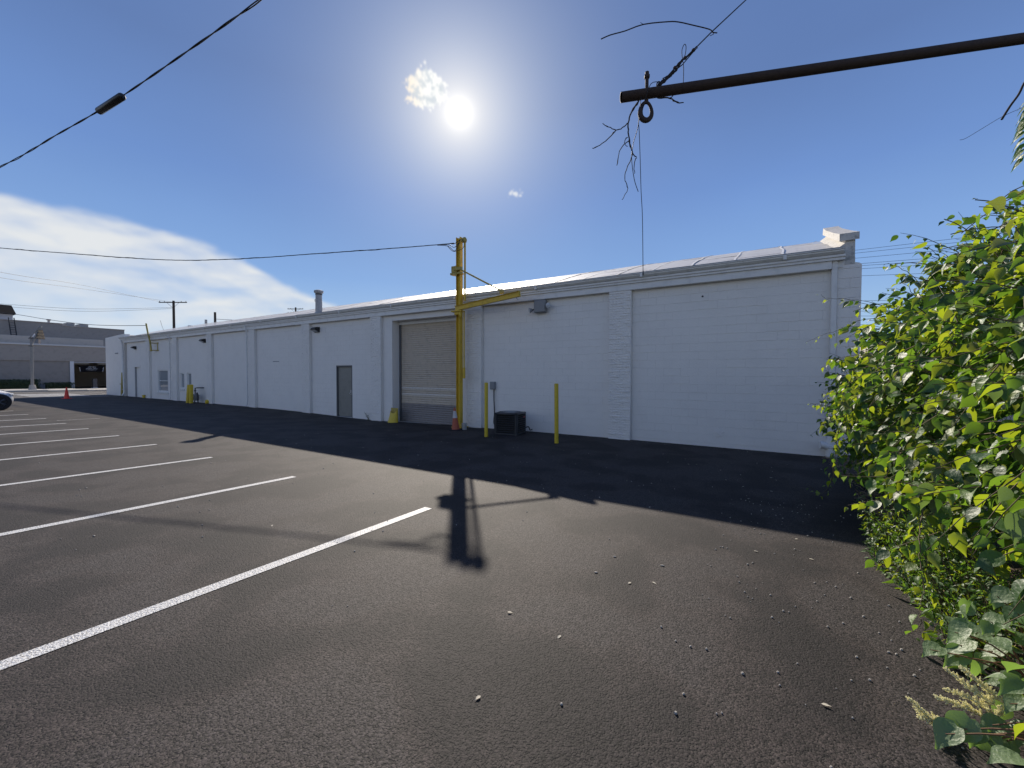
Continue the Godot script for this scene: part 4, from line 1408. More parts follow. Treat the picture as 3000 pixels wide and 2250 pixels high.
# ------------------------------------------------------------------ fixed to the wall
func wall_pack(x: float, y: float, label: String) -> void:
	var o := thing("wall_light", label, "wall light", Vector3(x, y, WZ), "black wall pack lights")
	var st := begin()
	cbox(st, Vector3(x, y, WZ + 0.02), Vector3(0.34, 0.24, 0.035), 0.008)
	part("back_plate", st, M.black_plastic, o)
	st = begin()
	prism(st, Vector3(x - 0.16, 0, 0), [Vector2(-WZ - 0.04, y - 0.11), Vector2(-WZ - 0.04, y + 0.11), Vector2(-WZ - 0.1, y + 0.115), Vector2(-WZ - 0.2, y + 0.08), Vector2(-WZ - 0.25, y + 0.02), Vector2(-WZ - 0.25, y - 0.01)], 0.32, Basis(Vector3.FORWARD, Vector3.UP, Vector3.RIGHT))
	part("housing", st, M.black_plastic, o)
	st = begin()
	quad(st, Vector3(x - 0.14, y - 0.103, WZ + 0.05), Vector3(x + 0.14, y - 0.103, WZ + 0.05), Vector3(x + 0.14, y - 0.022, WZ + 0.242), Vector3(x - 0.14, y - 0.022, WZ + 0.242), Vector3(0, -1, 0.4))
	part("lens", st, M.lens, o)

func wall_equipment() -> void:
	wall_pack(-38.75, 3.55, "black wall light above the blocked doorway, leftmost on the white wall")
	wall_pack(-27.85, 3.62, "black wall light above the gas meter on the white wall")
	wall_pack(-16.95, 3.68, "black wall light nearest the grey steel door")
	# grey box with two flood lamps
	var o := thing("emergency_light", "grey box light with two flood heads high on the white wall by the jib", "wall light", Vector3(-5.76, 3.77, WZ))
	var st := begin()
	cbox(st, Vector3(-5.76, 3.77, WZ + 0.09), Vector3(0.39, 0.37, 0.17), 0.025)
	part("housing", st, M.grey_box, o)
	st = begin()
	for s in [-1.0, 1.0]:
		tube(st, [Vector3(-5.76 + s * 0.18, 3.74 + s * 0.03, WZ + 0.1), Vector3(-5.76 + s * 0.25, 3.72 + s * 0.05, WZ + 0.15)], 0.022, 8)
	tube(st, [Vector3(-5.74, 3.95, WZ + 0.06), Vector3(-5.745, 4.03, WZ + 0.06)], 0.012, 6)
	part("knuckle", st, M.black_plastic, o)
	for s in [-1.0, 1.0]:
		st = begin()
		var d := Vector3(0.75 * s, -0.25, 0.6).normalized()
		var u := d.cross(Vector3.UP).normalized()
		lathe(st, Vector3(-5.76 + s * 0.24, 3.73 + s * 0.05, WZ + 0.15), [[0.0, 0.0], [0.045, 0.02], [0.075, 0.07], [0.08, 0.1]], 14, Basis(u, d, u.cross(d)))
		var hd := part("flood_head", st, M.grey_box, o)
		st = begin()
		lathe(st, Vector3(-5.76 + s * 0.24, 3.73 + s * 0.05, WZ + 0.15), [[0.08, 0.1], [0.05, 0.115], [0.0, 0.12]], 14, Basis(u, d, u.cross(d)), true)
		part("lens", st, M.lens, hd)
	# disconnect box and whip of the condenser
	o = thing("disconnect_box", "small grey electrical disconnect box on the white wall with black conduit", "electrical box", Vector3(-7.5, 1.24, WZ))
	st = begin()
	cbox(st, Vector3(-7.5, 1.375, WZ + 0.06), Vector3(0.17, 0.25, 0.11), 0.012)
	part("housing", st, M.grey_box, o)
	st = begin()
	cbox(st, Vector3(-7.5, 1.385, WZ + 0.12), Vector3(0.155, 0.21, 0.012), 0.004)
	part("cover", st, M.grey_box, o)
	st = begin()
	tube(st, smooth_path([Vector3(-7.46, 1.26, WZ + 0.06), Vector3(-7.45, 0.9, WZ + 0.07), Vector3(-7.43, 0.5, WZ + 0.07), Vector3(-7.44, 0.3, WZ + 0.09), Vector3(-7.40, 0.16, WZ + 0.14), Vector3(-7.2, 0.1, WZ + 0.3), Vector3(-6.85, 0.16, WZ + 0.6)], 5), 0.017, 8)
	part("conduit", st, M.black_plastic, o)
	# gas meter
	o = thing("gas_meter", "dark grey gas meter with bent pipe on the white wall behind yellow bollards", "gas meter", Vector3(-28.3, 0.0, WZ + 0.3))
	st = begin()
	cbox(st, Vector3(-28.35, 0.33, WZ + 0.3), Vector3(0.36, 0.38, 0.26), 0.06)
	lathe(st, Vector3(-28.35, 0.36, WZ + 0.42), [[0.13, 0.0], [0.13, 0.04], [0.0, 0.05]], 16, Basis(Vector3.RIGHT, Vector3.BACK, Vector3.DOWN))
	part("meter_body", st, M.grey_box, o)
	st = begin()
	tube(st, [Vector3(-28.45, 0.5, WZ + 0.3), Vector3(-28.45, 0.72, WZ + 0.3), Vector3(-28.42, 0.86, WZ + 0.3), Vector3(-28.3, 0.88, WZ + 0.26), Vector3(-28.05, 0.88, WZ)], 0.03, 8)
	tube(st, [Vector3(-28.25, 0.5, WZ + 0.3), Vector3(-28.2, 0.6, WZ + 0.3), Vector3(-28.1, 0.5, WZ + 0.3), Vector3(-28.1, -0.1, WZ + 0.3)], 0.03, 8)
	tube(st, [Vector3(-28.52, 0.2, WZ + 0.3), Vector3(-28.52, -0.1, WZ + 0.3)], 0.028, 8)
	part("pipe", st, M.black_plastic, o)
	st = begin()
	lathe(st, Vector3(-28.6, 0.42, WZ + 0.3), [[0.0, 0.0], [0.09, 0.01], [0.1, 0.05], [0.06, 0.1], [0.0, 0.1]], 12, Basis(Vector3.UP, Vector3.LEFT, Vector3.BACK))
	lathe(st, Vector3(-28.45, 0.68, WZ + 0.3), [[0.05, 0.0], [0.06, 0.03], [0.05, 0.06]], 10)
	part("regulator", st, M.black_plastic, o)
	# bent yellow mast with bracket
	o = thing("service_mast", "bent yellow service mast with ladder-like bracket at the eave", "mast", Vector3(-35.0, 3.19, WZ))
	st = begin()
	tube(st, smooth_path([Vector3(-35.77, 5.08, -10.75), Vector3(-35.5, 4.45, -10.75), Vector3(-35.13, 3.75, -10.75), Vector3(-34.98, 3.19, -10.75)], 5), 0.05, 9)
	part("mast_pipe", st, M.yellow_old, o)
	st = begin()
	for y in [3.72, 3.24]:
		span(st, Vector3(-35.12, y, WZ - 0.01), Vector3(-34.98, y + 0.05, -10.70), 0.004)
		span(st, Vector3(-35.1, y, WZ + 0.0), Vector3(-34.55, y + 0.05, WZ + 0.05), 0.004)
	tube(st, [Vector3(-34.6, 3.22, WZ + 0.06), Vector3(-34.6, 3.78, WZ + 0.06)], 0.025, 6)
	part("bracket", st, M.yellow_old, o)
	jib_post()

func jib_post() -> void:
	var o := thing("jib_post", "tall yellow steel column with a short swinging jib arm beside the roll-up door", "jib crane", on(-8.58, -10.62))
	var y0 := -0.1
	var top := 6.2
	var st := begin()
	# wide flange section: flanges across x, web between them
	span(st, Vector3(-8.675, y0, -10.695), Vector3(-8.662, top, -10.54), 0.004)
	span(st, Vector3(-8.523, y0, -10.695), Vector3(-8.51, top, -10.54), 0.004)
	span(st, Vector3(-8.662, y0, -10.627), Vector3(-8.523, top - 0.02, -10.613))
	part("column", st, M.yellow, o)
	st = begin()
	cbox(st, Vector3(-8.58, y0 + 0.02 + 0.08, -10.62), Vector3(0.42, 0.025, 0.4), 0.005)
	part("base_plate", st, M.yellow, o)
	# conduit, weatherhead
	st = begin()
	tube(st, [Vector3(-8.355, 4.12, -10.61), Vector3(-8.355, 6.03, -10.61)], 0.032, 10)
	tube(st, [Vector3(-8.385, 1.95, -10.60), Vector3(-8.385, 3.8, -10.60)], 0.024, 10)
	part("conduit", st, M.yellow, o)
	st = begin()
	cbox(st, Vector3(-8.385, 1.78, -10.60), Vector3(0.08, 0.36, 0.07), 0.02)
	part("conduit_body", st, M.yellow, o)
	st = begin()
	lathe(st, Vector3(-8.355, 6.0, -10.61), [[0.05, 0.0], [0.07, 0.04], [0.075, 0.1], [0.05, 0.16], [0.0, 0.18]], 12, Basis(Vector3.BACK, 0.15), true)
	cbox(st, Vector3(-8.42, 6.06, -10.57), Vector3(0.1, 0.14, 0.1), 0.03)
	part("weatherhead", st, M.yellow_old, o)
	st = begin()
	for k in 3:
		var h := 6.02 - k * 0.11
		tube(st, smooth_path([Vector3(-8.42, 6.08, -10.47), Vector3(-8.5 - k * 0.03, h, -10.45), Vector3(-8.68, h - 0.06, -10.44), Vector3(-8.85 - k * 0.05, 6.0 - k * 0.03, -10.47), Vector3(-9.1 - k * 0.12, 6.01, -10.39)], 5), 0.010, 6)
	tube(st, smooth_path([Vector3(-8.4, 6.1, -10.47), Vector3(-8.28, 5.95, -10.46), Vector3(-8.3, 5.78, -10.45), Vector3(-8.5, 5.72, -10.44), Vector3(-8.74, 5.74, -10.46), Vector3(-8.95, 5.93, -10.46)], 5), 0.009, 6)
	part("drip_loop", st, M.black_cable, o)
	# brackets
	st = begin()
	span(st, Vector3(-8.82, 5.06, -10.60), Vector3(-8.66, 5.26, -10.47), 0.01)
	span(st, Vector3(-8.86, 4.98, -10.66), Vector3(-8.44, 5.05, -10.46), 0.008)
	span(st, Vector3(-8.66, 5.09, -10.5), Vector3(-8.36, 5.19, -10.42), 0.01)
	tube(st, [Vector3(-8.6, 5.26, -10.46), Vector3(-8.6, 4.9, -10.46)], 0.02, 6)
	part("top_bracket", st, M.yellow_old, o)
	st = begin()
	span(st, Vector3(-8.76, 3.76, -10.62), Vector3(-8.36, 3.8, -10.38), 0.006)
	span(st, Vector3(-8.66, 3.66, -10.56), Vector3(-8.46, 3.76, -10.42), 0.02)
	lathe(st, Vector3(-8.42, 3.58, -10.44), [[0.03, 0.0], [0.05, 0.05], [0.05, 0.16], [0.03, 0.18]], 10)
	part("hinge_bracket", st, M.yellow, o)
	# jib arm: an I beam on the slant
	st = begin()
	var a := Vector3(-8.62, 3.87, -10.44)
	var b := Vector3(-6.1, 4.07, -10.27)
	var d := (b - a).normalized()
	var side := d.cross(Vector3.UP).normalized()
	var bs := Basis(d, side.cross(d), side)
	var ln := a.distance_to(b)
	var mid := (a + b) * 0.5
	cbox(st, mid + bs.y * 0.075, Vector3(ln, 0.012, 0.09), 0.003, bs)
	cbox(st, mid - bs.y * 0.075, Vector3(ln, 0.012, 0.09), 0.003, bs)
	box(st, mid, Vector3(ln - 0.004, 0.139, 0.012), bs)
	cbox(st, b + d * 0.004, Vector3(0.012, 0.165, 0.092), 0.003, bs)
	var arm := part("jib_arm", st, M.yellow, o)
	st = begin()
	tube(st, [b - d * 0.1 - bs.y * 0.08, b - d * 0.1 - bs.y * 0.13, b - d * 0.06 - bs.y * 0.16], 0.012, 6)
	part("end_hook", st, M.grey_pipe, arm)
	st = begin()
	tube(st, [Vector3(-8.36, 5.08, -10.43), Vector3(-6.78, 4.24, -10.36)], 0.026, 8)
	var rod := part("tie_rod", st, M.yellow_old, o)
	st = begin()
	cbox(st, Vector3(-6.76, 4.2, -10.355), Vector3(0.14, 0.1, 0.07), 0.015, bs)
	cbox(st, Vector3(-6.83, 4.26, -10.36), Vector3(0.06, 0.09, 0.08), 0.015, bs)
	part("clevis", st, M.yellow_old, rod)

# ------------------------------------------------------------------ standing about
func bollard(x: float, z: float, r: float, tall: float, lean: Vector3, label: String, group: String) -> void:
	var at := on(x, z)
	var o := thing("bollard", label, "bollard", at, group)
	var st := begin()
	tube(st, [at - Vector3(0, 0.06, 0), at + lean * 0.5 + Vector3(0, tall * 0.5, 0), at + lean + Vector3(0, tall - r * 0.25, 0)], r, 16, false)
	part("pipe", st, M.yellow_bollard, o)
	st = begin()
	lathe(st, at + lean + Vector3(0, tall - r * 0.25, 0), [[r, 0.0], [r * 0.85, r * 0.15], [r * 0.5, r * 0.24], [0.0, r * 0.27]], 16, Basis(), true)
	part("cap", st, M.yellow_bollard, o)

func cone(at: Vector3, tall: float, body: Material, old: bool, label: String) -> void:
	var o := thing("traffic_cone", label, "traffic cone", at, "traffic cones")
	var st := begin()
	cbox(st, at + Vector3(0, 0.014, 0), Vector3(tall * 0.5, 0.028, tall * 0.5), 0.012, Basis(Vector3.UP, 0.35))
	part("base", st, body if not old else M.rubber, o)
	st = begin()
	var r0 := tall * 0.19
	var tilt := Basis(Vector3(0.3, 0, 1).normalized(), 0.06 if old else 0.0)
	lathe(st, at + Vector3(0, 0.028, 0), [[r0, 0.0], [r0 * 0.95, 0.02], [r0 * 0.22, tall - 0.03], [r0 * 0.18, tall - 0.01]], 20, tilt)
	part("body", st, body, o)
	if old:
		st = begin()
		lathe(st, at + Vector3(0, 0.028, 0), [[r0 * 0.56 + 0.003, tall * 0.52], [r0 * 0.31 + 0.003, tall * 0.84]], 20, tilt)
		part("collar", st, M.cone_white, o)

func yard_things() -> void:
	bollard(-6.51, -9.2, 0.05, 1.49, Vector3.ZERO, "slim yellow bollard left of the black condenser", "slim yellow bollards by the condenser")
	bollard(-4.42, -9.28, 0.052, 1.49, Vector3(-0.015, 0, 0), "slim yellow bollard right of the black condenser", "slim yellow bollards by the condenser")
	bollard(-28.6, -10.42, 0.1, 1.06, Vector3(0.09, 0, -0.05), "left thick yellow bollard leaning before the gas meter", "thick yellow bollards at the gas meter")
	bollard(-28.12, -10.4, 0.1, 1.08, Vector3(0.05, 0, 0.0), "right thick yellow bollard standing before the gas meter", "thick yellow bollards at the gas meter")
	# sheet metal guard at the door jamb
	var at := Vector3(-12.05, -0.12, WZ + 0.09)
	var o := thing("wheel_guard", "low yellow sheet metal wheel guard at the left jamb of the roll-up door", "guard", at)
	var st := begin()
	var lowr := []
	var upr := []
	for k in 9:
		var t := PI * k / 8.0
		lowr.append(at + Vector3(-cos(t) * 0.21, 0.0, sin(t) * 0.26))
		upr.append(at + Vector3(-cos(t) * 0.17, 0.52 - 0.16 * sin(t), sin(t) * 0.05))
	for k in 8:
		quad(st, lowr[k], lowr[k + 1], upr[k + 1], upr[k], (lowr[k] + lowr[k + 1]) * 0.5 - at, 1)
		quad(st, lowr[k] * 1.0 + Vector3(0, 0, -0.012), lowr[k + 1] + Vector3(0, 0, -0.012), upr[k + 1] + Vector3(0, 0, -0.012), upr[k] + Vector3(0, 0, -0.012), at - (lowr[k] + lowr[k + 1]) * 0.5, 1)
	part("shell", st, M.yellow_bollard, o)
	st = begin()
	span(st, at + Vector3(-0.19, 0.0, -0.055), at + Vector3(0.19, 0.56, -0.035), 0.004)
	part("back_plate", st, M.yellow_old, o)
	# yellow pipe with clamp at the far left corner
	o = thing("yellow_pipe", "thin yellow pipe with a clamp at the far left corner of the white wall", "pipe", on(-41.2, WZ + 0.12))
	st = begin()
	tube(st, [Vector3(-41.28, -0.05, WZ + 0.14), Vector3(-41.1, 1.76, WZ + 0.12)], 0.07, 10)
	part("pipe", st, M.yellow_old, o)
	st = begin()
	cbox(st, Vector3(-41.18, 0.9, WZ + 0.13), Vector3(0.34, 0.06, 0.2), 0.01)
	part("clamp", st, M.yellow_old, o)
	o = thing("pipe_stub", "short yellow pipe stub at the wall foot left of the large window", "pipe", on(-37.0, WZ + 0.12))
	st = begin()
	tube(st, [Vector3(-37.0, -0.05, WZ + 0.12), Vector3(-37.0, 0.16, WZ + 0.12)], 0.08, 10)
	lathe(st, Vector3(-37.0, 0.15, WZ + 0.12), [[0.1, 0.0], [0.1, 0.05], [0.0, 0.06]], 10)
	part("stub", st, M.yellow_bollard, o)
	o = thing("capped_pipe", "small round yellow pipe cap at the wall foot right of the gas meter", "pipe", on(-27.3, WZ + 0.14))
	st = begin()
	lathe(st, Vector3(-27.3, 0.09, WZ + 0.05), [[0.0, 0.18], [0.1, 0.18], [0.13, 0.15], [0.13, 0.0]], 12, Basis(Vector3.RIGHT, Vector3.BACK, Vector3.DOWN))
	part("cap", st, M.yellow_bollard, o)
	# condenser
	at = on(-6.36, -10.2)
	o = thing("condenser_unit", "black louvred air conditioning condenser on the ground between two yellow bollards", "air conditioner", at)
	var b := Basis(Vector3.UP, deg_to_rad(9.0))
	var w := 0.73
	var h := 0.63
	st = begin()
	cbox(st, at + Vector3(0, 0.03, 0), Vector3(w, 0.06, w), 0.01, b)
	part("base_pan", st, M.condenser, o)
	st = begin()
	cbox(st, at + Vector3(0, h * 0.5, 0), Vector3(w - 0.09, h - 0.1, w - 0.09), 0.02, b)
	part("coil", st, M.condenser_dark, o)
	for sx in [-1.0, 1.0]:
		for sz in [-1.0, 1.0]:
			st = begin()
			cbox(st, at + b * Vector3(sx * (w * 0.5 - 0.05), h * 0.5, sz * (w * 0.5 - 0.05)), Vector3(0.1, h - 0.04, 0.1), 0.03, b)
			part("corner_post", st, M.condenser, o)
	for k in 8:
		st = begin()
		var y := 0.105 + k * 0.062
		for s in 4:
			var bb := b * Basis(Vector3.UP, s * PI / 2)
			cbox(st, at + bb * Vector3(0, y, w * 0.5 - 0.022), Vector3(w - 0.18, 0.016, 0.04), 0.004, bb * Basis(Vector3.RIGHT, 0.5))
		part("louvre", st, M.condenser, o)
	st = begin()
	for s in 4:
		var bb := b * Basis(Vector3.UP, s * PI / 2)
		cbox(st, at + bb * Vector3(0, h - 0.03, w * 0.5 - 0.05), Vector3(w, 0.06, 0.1), 0.02, bb)
	lathe(st, at + Vector3(0, h - 0.02, 0), [[0.44, 0.0], [0.33, 0.035], [0.30, 0.03], [0.29, -0.05]], 24)
	var top := part("top_cover", st, M.condenser, o)
	st = begin()
	for r in [0.07, 0.13, 0.19, 0.25]:
		var ring := []
		for k in 25:
			ring.append(at + Vector3(cos(TAU * k / 24.0) * r, h + 0.012, sin(TAU * k / 24.0) * r))
		tube(st, ring, 0.004, 4, false)
	for k in 8:
		var dd := Vector3(cos(TAU * k / 8.0), 0, sin(TAU * k / 8.0))
		tube(st, [at + Vector3(0, h + 0.015, 0), at + dd * 0.3 + Vector3(0, h + 0.005, 0)], 0.004, 4)
	part("fan_guard", st, M.grey_pipe, top)
	st = begin()
	cbox(st, at + b * Vector3(w * 0.5 + 0.002, h - 0.14, -0.19), Vector3(0.008, 0.05, 0.13), 0.002, b)
	part("name_plate", st, M.red_label, o)
	st = begin()
	tube(st, smooth_path([at + b * Vector3(0.33, 0.14, -0.36), at + b * Vector3(0.4, 0.17, -0.45), at + b * Vector3(0.42, 0.06, -0.55), at + b * Vector3(0.4, 0.05, -0.8)], 4), 0.016, 6)
	part("line_set", st, M.black_plastic, o)
	# cones and the paint tin
	cone(on(-8.26, -10.02), 0.68, M.cone_faded, true, "faded orange traffic cone with white collar by the yellow post")
	cone(on(-38.4, -7.46), 0.72, M.cone_orange, false, "bright orange traffic cone at the street edge of the lot")
	at = on(-8.12, -10.27)
	o = thing("paint_can", "small battered metal paint can at the foot of the yellow post", "can", at)
	st = begin()
	lathe(st, at, [[0.0, 0.0], [0.08, 0.0], [0.08, 0.19], [0.085, 0.195], [0.083, 0.2], [0.07, 0.195], [0.0, 0.19]], 18)
	part("body", st, M.tin, o)
	st = begin()
	var hd := []
	for k in 9:
		hd.append(at + Vector3(0.085 * cos(PI * k / 8.0), 0.16 - 0.06 * sin(PI * k / 8.0), 0.085))
	tube(st, hd, 0.003, 4)
	part("handle", st, M.chrome, o)
	white_car()
	chain_fence()

func white_car() -> void:
	var z0 := -3.40   # front axle; the nose points to -z
	var gx := -28.75
	var at := on(gx, z0 + 1.4)
	var o := thing("white_car", "white parked car cut off by the left edge of the frame", "car", at)
	# body by cross sections along z: [z, half width, sill, belt, roof half width, roof]
	var sec := [[-0.46, 0.55, 0.30, 0.52, 0.5, 0.54], [-0.40, 0.78, 0.24, 0.66, 0.7, 0.69], [-0.2, 0.88, 0.2, 0.76, 0.78, 0.79], [0.5, 0.92, 0.2, 0.86, 0.78, 0.93], [0.95, 0.92, 0.2, 0.92, 0.76, 1.0], [1.7, 0.92, 0.2, 0.94, 0.58, 1.42], [2.5, 0.92, 0.2, 0.95, 0.58, 1.44], [3.1, 0.91, 0.2, 0.97, 0.56, 1.34], [3.7, 0.88, 0.24, 0.95, 0.7, 1.02], [3.95, 0.78, 0.3, 0.8, 0.68, 0.86]]
	var rings := []
	for s in sec:
		var y := at.y - 0.02
		var z: float = z0 + s[0]
		rings.append([Vector3(gx - s[1] * 0.8, y + s[2], z), Vector3(gx - s[1], y + s[2] + 0.12, z), Vector3(gx - s[1] * 1.0, y + lerpf(s[2], s[3], 0.65), z), Vector3(gx - s[1] * 0.95, y + s[3], z), Vector3(gx - s[4], y + s[5] - 0.03, z), Vector3(gx - s[4] * 0.6, y + s[5], z), Vector3(gx + s[4] * 0.6, y + s[5], z), Vector3(gx + s[4], y + s[5] - 0.03, z), Vector3(gx + s[1] * 0.95, y + s[3], z), Vector3(gx + s[1] * 1.0, y + lerpf(s[2], s[3], 0.65), z), Vector3(gx + s[1], y + s[2] + 0.12, z), Vector3(gx + s[1] * 0.8, y + s[2], z)])
	var st := begin()
	var gl := begin()
	for i in rings.size() - 1:
		for k in 12:
			var k2 := (k + 1) % 12
			var c := Vector3(gx, at.y + 0.55, (rings[i][0].z + rings[i + 1][0].z) * 0.5)
			var mid: Vector3 = (rings[i][k] + rings[i + 1][k2]) * 0.5
			var window: bool = (k == 3 or k == 7) and i >= 4 and i <= 7 or (k >= 4 and k <= 6 and (i == 4 or i == 7))
			quad(gl if window else st, rings[i][k], rings[i][k2], rings[i + 1][k2], rings[i + 1][k], mid - c, 1)
	for e in [0, rings.size() - 1]:
		for k in range(1, 11):
			tri(st, rings[e][0], rings[e][k], rings[e][k + 1], Vector3(0, 0, -1 if e == 0 else 1))
	part("body", st, M.car_paint, o)
	part("glazing", gl, M.car_glass, o)
	for wz in [z0, z0 + 2.75]:
		for s in [-1.0, 1.0]:
			var wc := Vector3(gx + s * 0.84, on(gx, wz).y + 0.335, wz)
			var wb := Basis(Vector3.BACK, Vector3.RIGHT * s, Vector3.UP * s)
			st = begin()
			lathe(st, wc - Vector3(s * 0.1, 0, 0), [[0.22, 0.0], [0.33, 0.0], [0.338, 0.03], [0.338, 0.18], [0.325, 0.205], [0.24, 0.21], [0.235, 0.18]], 30, wb)
			var wh := part("wheel", st, M.rubber, o)
			st = begin()
			lathe(st, wc - Vector3(s * 0.1, 0, 0), [[0.24, 0.2], [0.232, 0.207], [0.225, 0.17], [0.215, 0.1], [0.0, 0.09]], 30, wb)
			for k in 5:
				for t in [-0.13, 0.13]:
					var aa: float = TAU * k / 5.0 + t
					var dd := Vector3(0, sin(aa), cos(aa))
					var d2 := Vector3(0, sin(aa - t), cos(aa - t))
					tube(st, [wc + Vector3(s * 0.088, 0, 0) + d2 * 0.04, wc + Vector3(s * 0.09, 0, 0) + dd * 0.225], [0.022, 0.016], 5)
			lathe(st, wc, [[0.05, 0.08], [0.045, 0.105], [0.0, 0.11]], 12, wb)
			part("rim", st, M.alloy, wh)
			st = begin()   # dark wheel arch
			lathe(st, wc - Vector3(s * 0.1, 0, 0), [[0.0, 0.165], [0.355, 0.178], [0.362, 0.182]], 26, wb)
			part("wheel_arch", st, M.rubber, wh)
	for s in [-1.0, 1.0]:
		st = begin()
		cbox(st, Vector3(gx + s * 0.66, at.y + 0.62, z0 - 0.33), Vector3(0.3, 0.1, 0.18), 0.03, Basis(Vector3.UP, -s * 0.5))
		part("headlight", st, M.lens, o)

func chain_fence() -> void:
	var o := thing("chain_link_fence", "rusty chain link fence overgrown by the leafy thicket", "fence", on(1.95, -7))
	var z0 := -10.9
	var z1 := -1.5
	var st := begin()
	for k in 5:
		var z := lerpf(z0, z1, k / 4.0)
		st = begin()
		tube(st, [on(1.95, z, -0.1), on(1.95, z, 1.85)], 0.03, 8)
		part("post", st, M.grey_pipe, o)
	st = begin()
	tube(st, [on(1.95, z0, 1.82), on(1.95, z1, 1.82)], 0.021, 8)
	part("top_rail", st, M.grey_pipe, o)
	st = begin()
	var k := z0 - 1.8
	while k < z1:
		for s in [1.0, -1.0]:
			var a := k
			var b := k + 1.75
			var pa := Vector2(a, 0.05 if s > 0 else 1.8)
			var pb := Vector2(b, 1.8 if s > 0 else 0.05)
			if pa.x < z0:
				pa = pa.lerp(pb, (z0 - pa.x) / (pb.x - pa.x))
			if pb.x > z1:
				pb = pa.lerp(pb, (z1 - pa.x) / (pb.x - pa.x))
			if pb.x > pa.x + 0.02:
				tube(st, [on(1.95 + s * 0.002, pa.x, pa.y), on(1.95 + s * 0.002, pb.x, pb.y)], 0.0018, 3, false)
		k += 0.075
	part("wire_mesh", st, M.grey_pipe, o).set_meta("kind", "stuff")

# ------------------------------------------------------------------ growing things
# a leaf along +z, its face to +y, folded along the midrib and curling down to a drip tip
func leaf_mesh(long: float, wide: float, curl: float, rows := 5, fold := 0.22, heart := 0.0) -> Mesh:
	var keep := org
	org = Vector3.ZERO
	var st := begin()
	var ribs := []
	for i in rows + 1:
		var t := float(i) / rows
		var half := wide * 0.5 * (pow(sin(PI * pow(t, 0.6)), 0.8) * (1.0 - 0.55 * smoothstep(0.45, 0.92, t))) if t < 1.0 else 0.0
		if i == 0:
			half = wide * heart
		var y := -curl * t * t
		ribs.append([Vector3(-half, y + half * fold * 1.2 + 0.02 * wide * sin(t * 9.0), t * long - heart * 0.3 * long * (1.0 if i == 0 else 0.0)), Vector3(0, y, t * long), Vector3(half, y + half * fold * 1.2 - 0.02 * wide * sin(t * 8.0), t * long - heart * 0.3 * long * (1.0 if i == 0 else 0.0))])
	for i in rows:
		quad(st, ribs[i][0], ribs[i][1], ribs[i + 1][1], ribs[i + 1][0], Vector3.UP, 1)
		quad(st, ribs[i][1], ribs[i][2], ribs[i + 1][2], ribs[i + 1][1], Vector3.UP, 1)
	st.generate_normals()
	org = keep
	return st.commit()

func leaf_turn(axis: Vector3, face: Vector3) -> Basis:
	var z := axis.normalized()
	var x := face.cross(z)
	if x.length() < 0.01:
		x = Vector3.RIGHT
	x = x.normalized()
	return Basis(x, z.cross(x), z)

# leaves: [Transform3D, mesh index, material index]; the nearest become parts, the rest one part per mesh and material
func put_leaves(o: Node3D, leaves: Array, meshes: Array, mats: Array, single := 300) -> void:
	var eye := Vector3(0, 1.77, 0)
	leaves.sort_custom(func(a, b): return a[3] < b[3])
	var n := mini(single, leaves.size())
	for i in n:
		var l: Array = leaves[i]
		var mi := MeshInstance3D.new()
		mi.name = "leaf"
		mi.mesh = meshes[l[1]]
		mi.material_override = mats[l[2]]
		var t: Transform3D = l[0]
		t.origin -= o.position
		mi.transform = t
		o.add_child(mi, true)
	var lots := {}
	for i in range(n, leaves.size()):
		var key: int = leaves[i][1] * 16 + leaves[i][2]
		if not lots.has(key):
			lots[key] = []
		lots[key].append(leaves[i][0])
	for key in lots:
		var mm := MultiMesh.new()
		mm.transform_format = MultiMesh.TRANSFORM_3D
		mm.mesh = meshes[key / 16]
		mm.instance_count = lots[key].size()
		for i in lots[key].size():
			var t: Transform3D = lots[key][i]
			t.origin -= o.position
			mm.set_instance_transform(i, t)
		var f := MultiMeshInstance3D.new()
		f.name = "foliage"
		f.multimesh = mm
		f.material_override = mats[key % 16]
		f.set_meta("kind", "stuff")
		o.add_child(f, true)

func rv(s := 1.0) -> Vector3:
	return Vector3(rng.randf_range(-1, 1), rng.randf_range(-1, 1), rng.randf_range(-1, 1)) * s

# leaves set alternately along a shoot
func dress(leaves: Array, path: Array, step: float, size0: float, size1: float, mat_pick: Callable, n_mesh: int) -> void:
	var run := 0.0
	var next := step * rng.randf()
	var total := 0.0
	for i in path.size() - 1:
		total += path[i].distance_to(path[i + 1])
	var side := 1.0
	for i in path.size() - 1:
		var a: Vector3 = path[i]
		var b: Vector3 = path[i + 1]
		var d := (b - a)
		var seg := d.length()
		if seg < 0.0001:
			continue
		d /= seg
		while next < run + seg:
			var p := a + d * (next - run)
			var t := next / maxf(total, 0.01)
			var lat := d.cross(Vector3.UP)
			if lat.length() < 0.1:
				lat = Vector3.RIGHT
			lat = lat.normalized() * side
			var axis := (lat * 0.7 + d * 0.4 + Vector3(0, -0.6, 0) + rv(0.6)).normalized()
			var face := (Vector3.UP * 0.6 + lat * 0.45 + Vector3(-0.2, 0, 0.25) + rv(0.75)).normalized()
			var s := lerpf(size0, size1, t * t) * rng.randf_range(0.5, 1.2)
			var at := p + axis * 0.025 + lat * 0.012
			leaves.append([Transform3D(leaf_turn(axis, face).scaled(Vector3.ONE * s), at), rng.randi() % n_mesh, mat_pick.call(at), at.distance_to(Vector3(0, 1.77, 0)) - s * 8.0])
			side = -side
			next += step * rng.randf_range(0.7, 1.4)
		run += seg

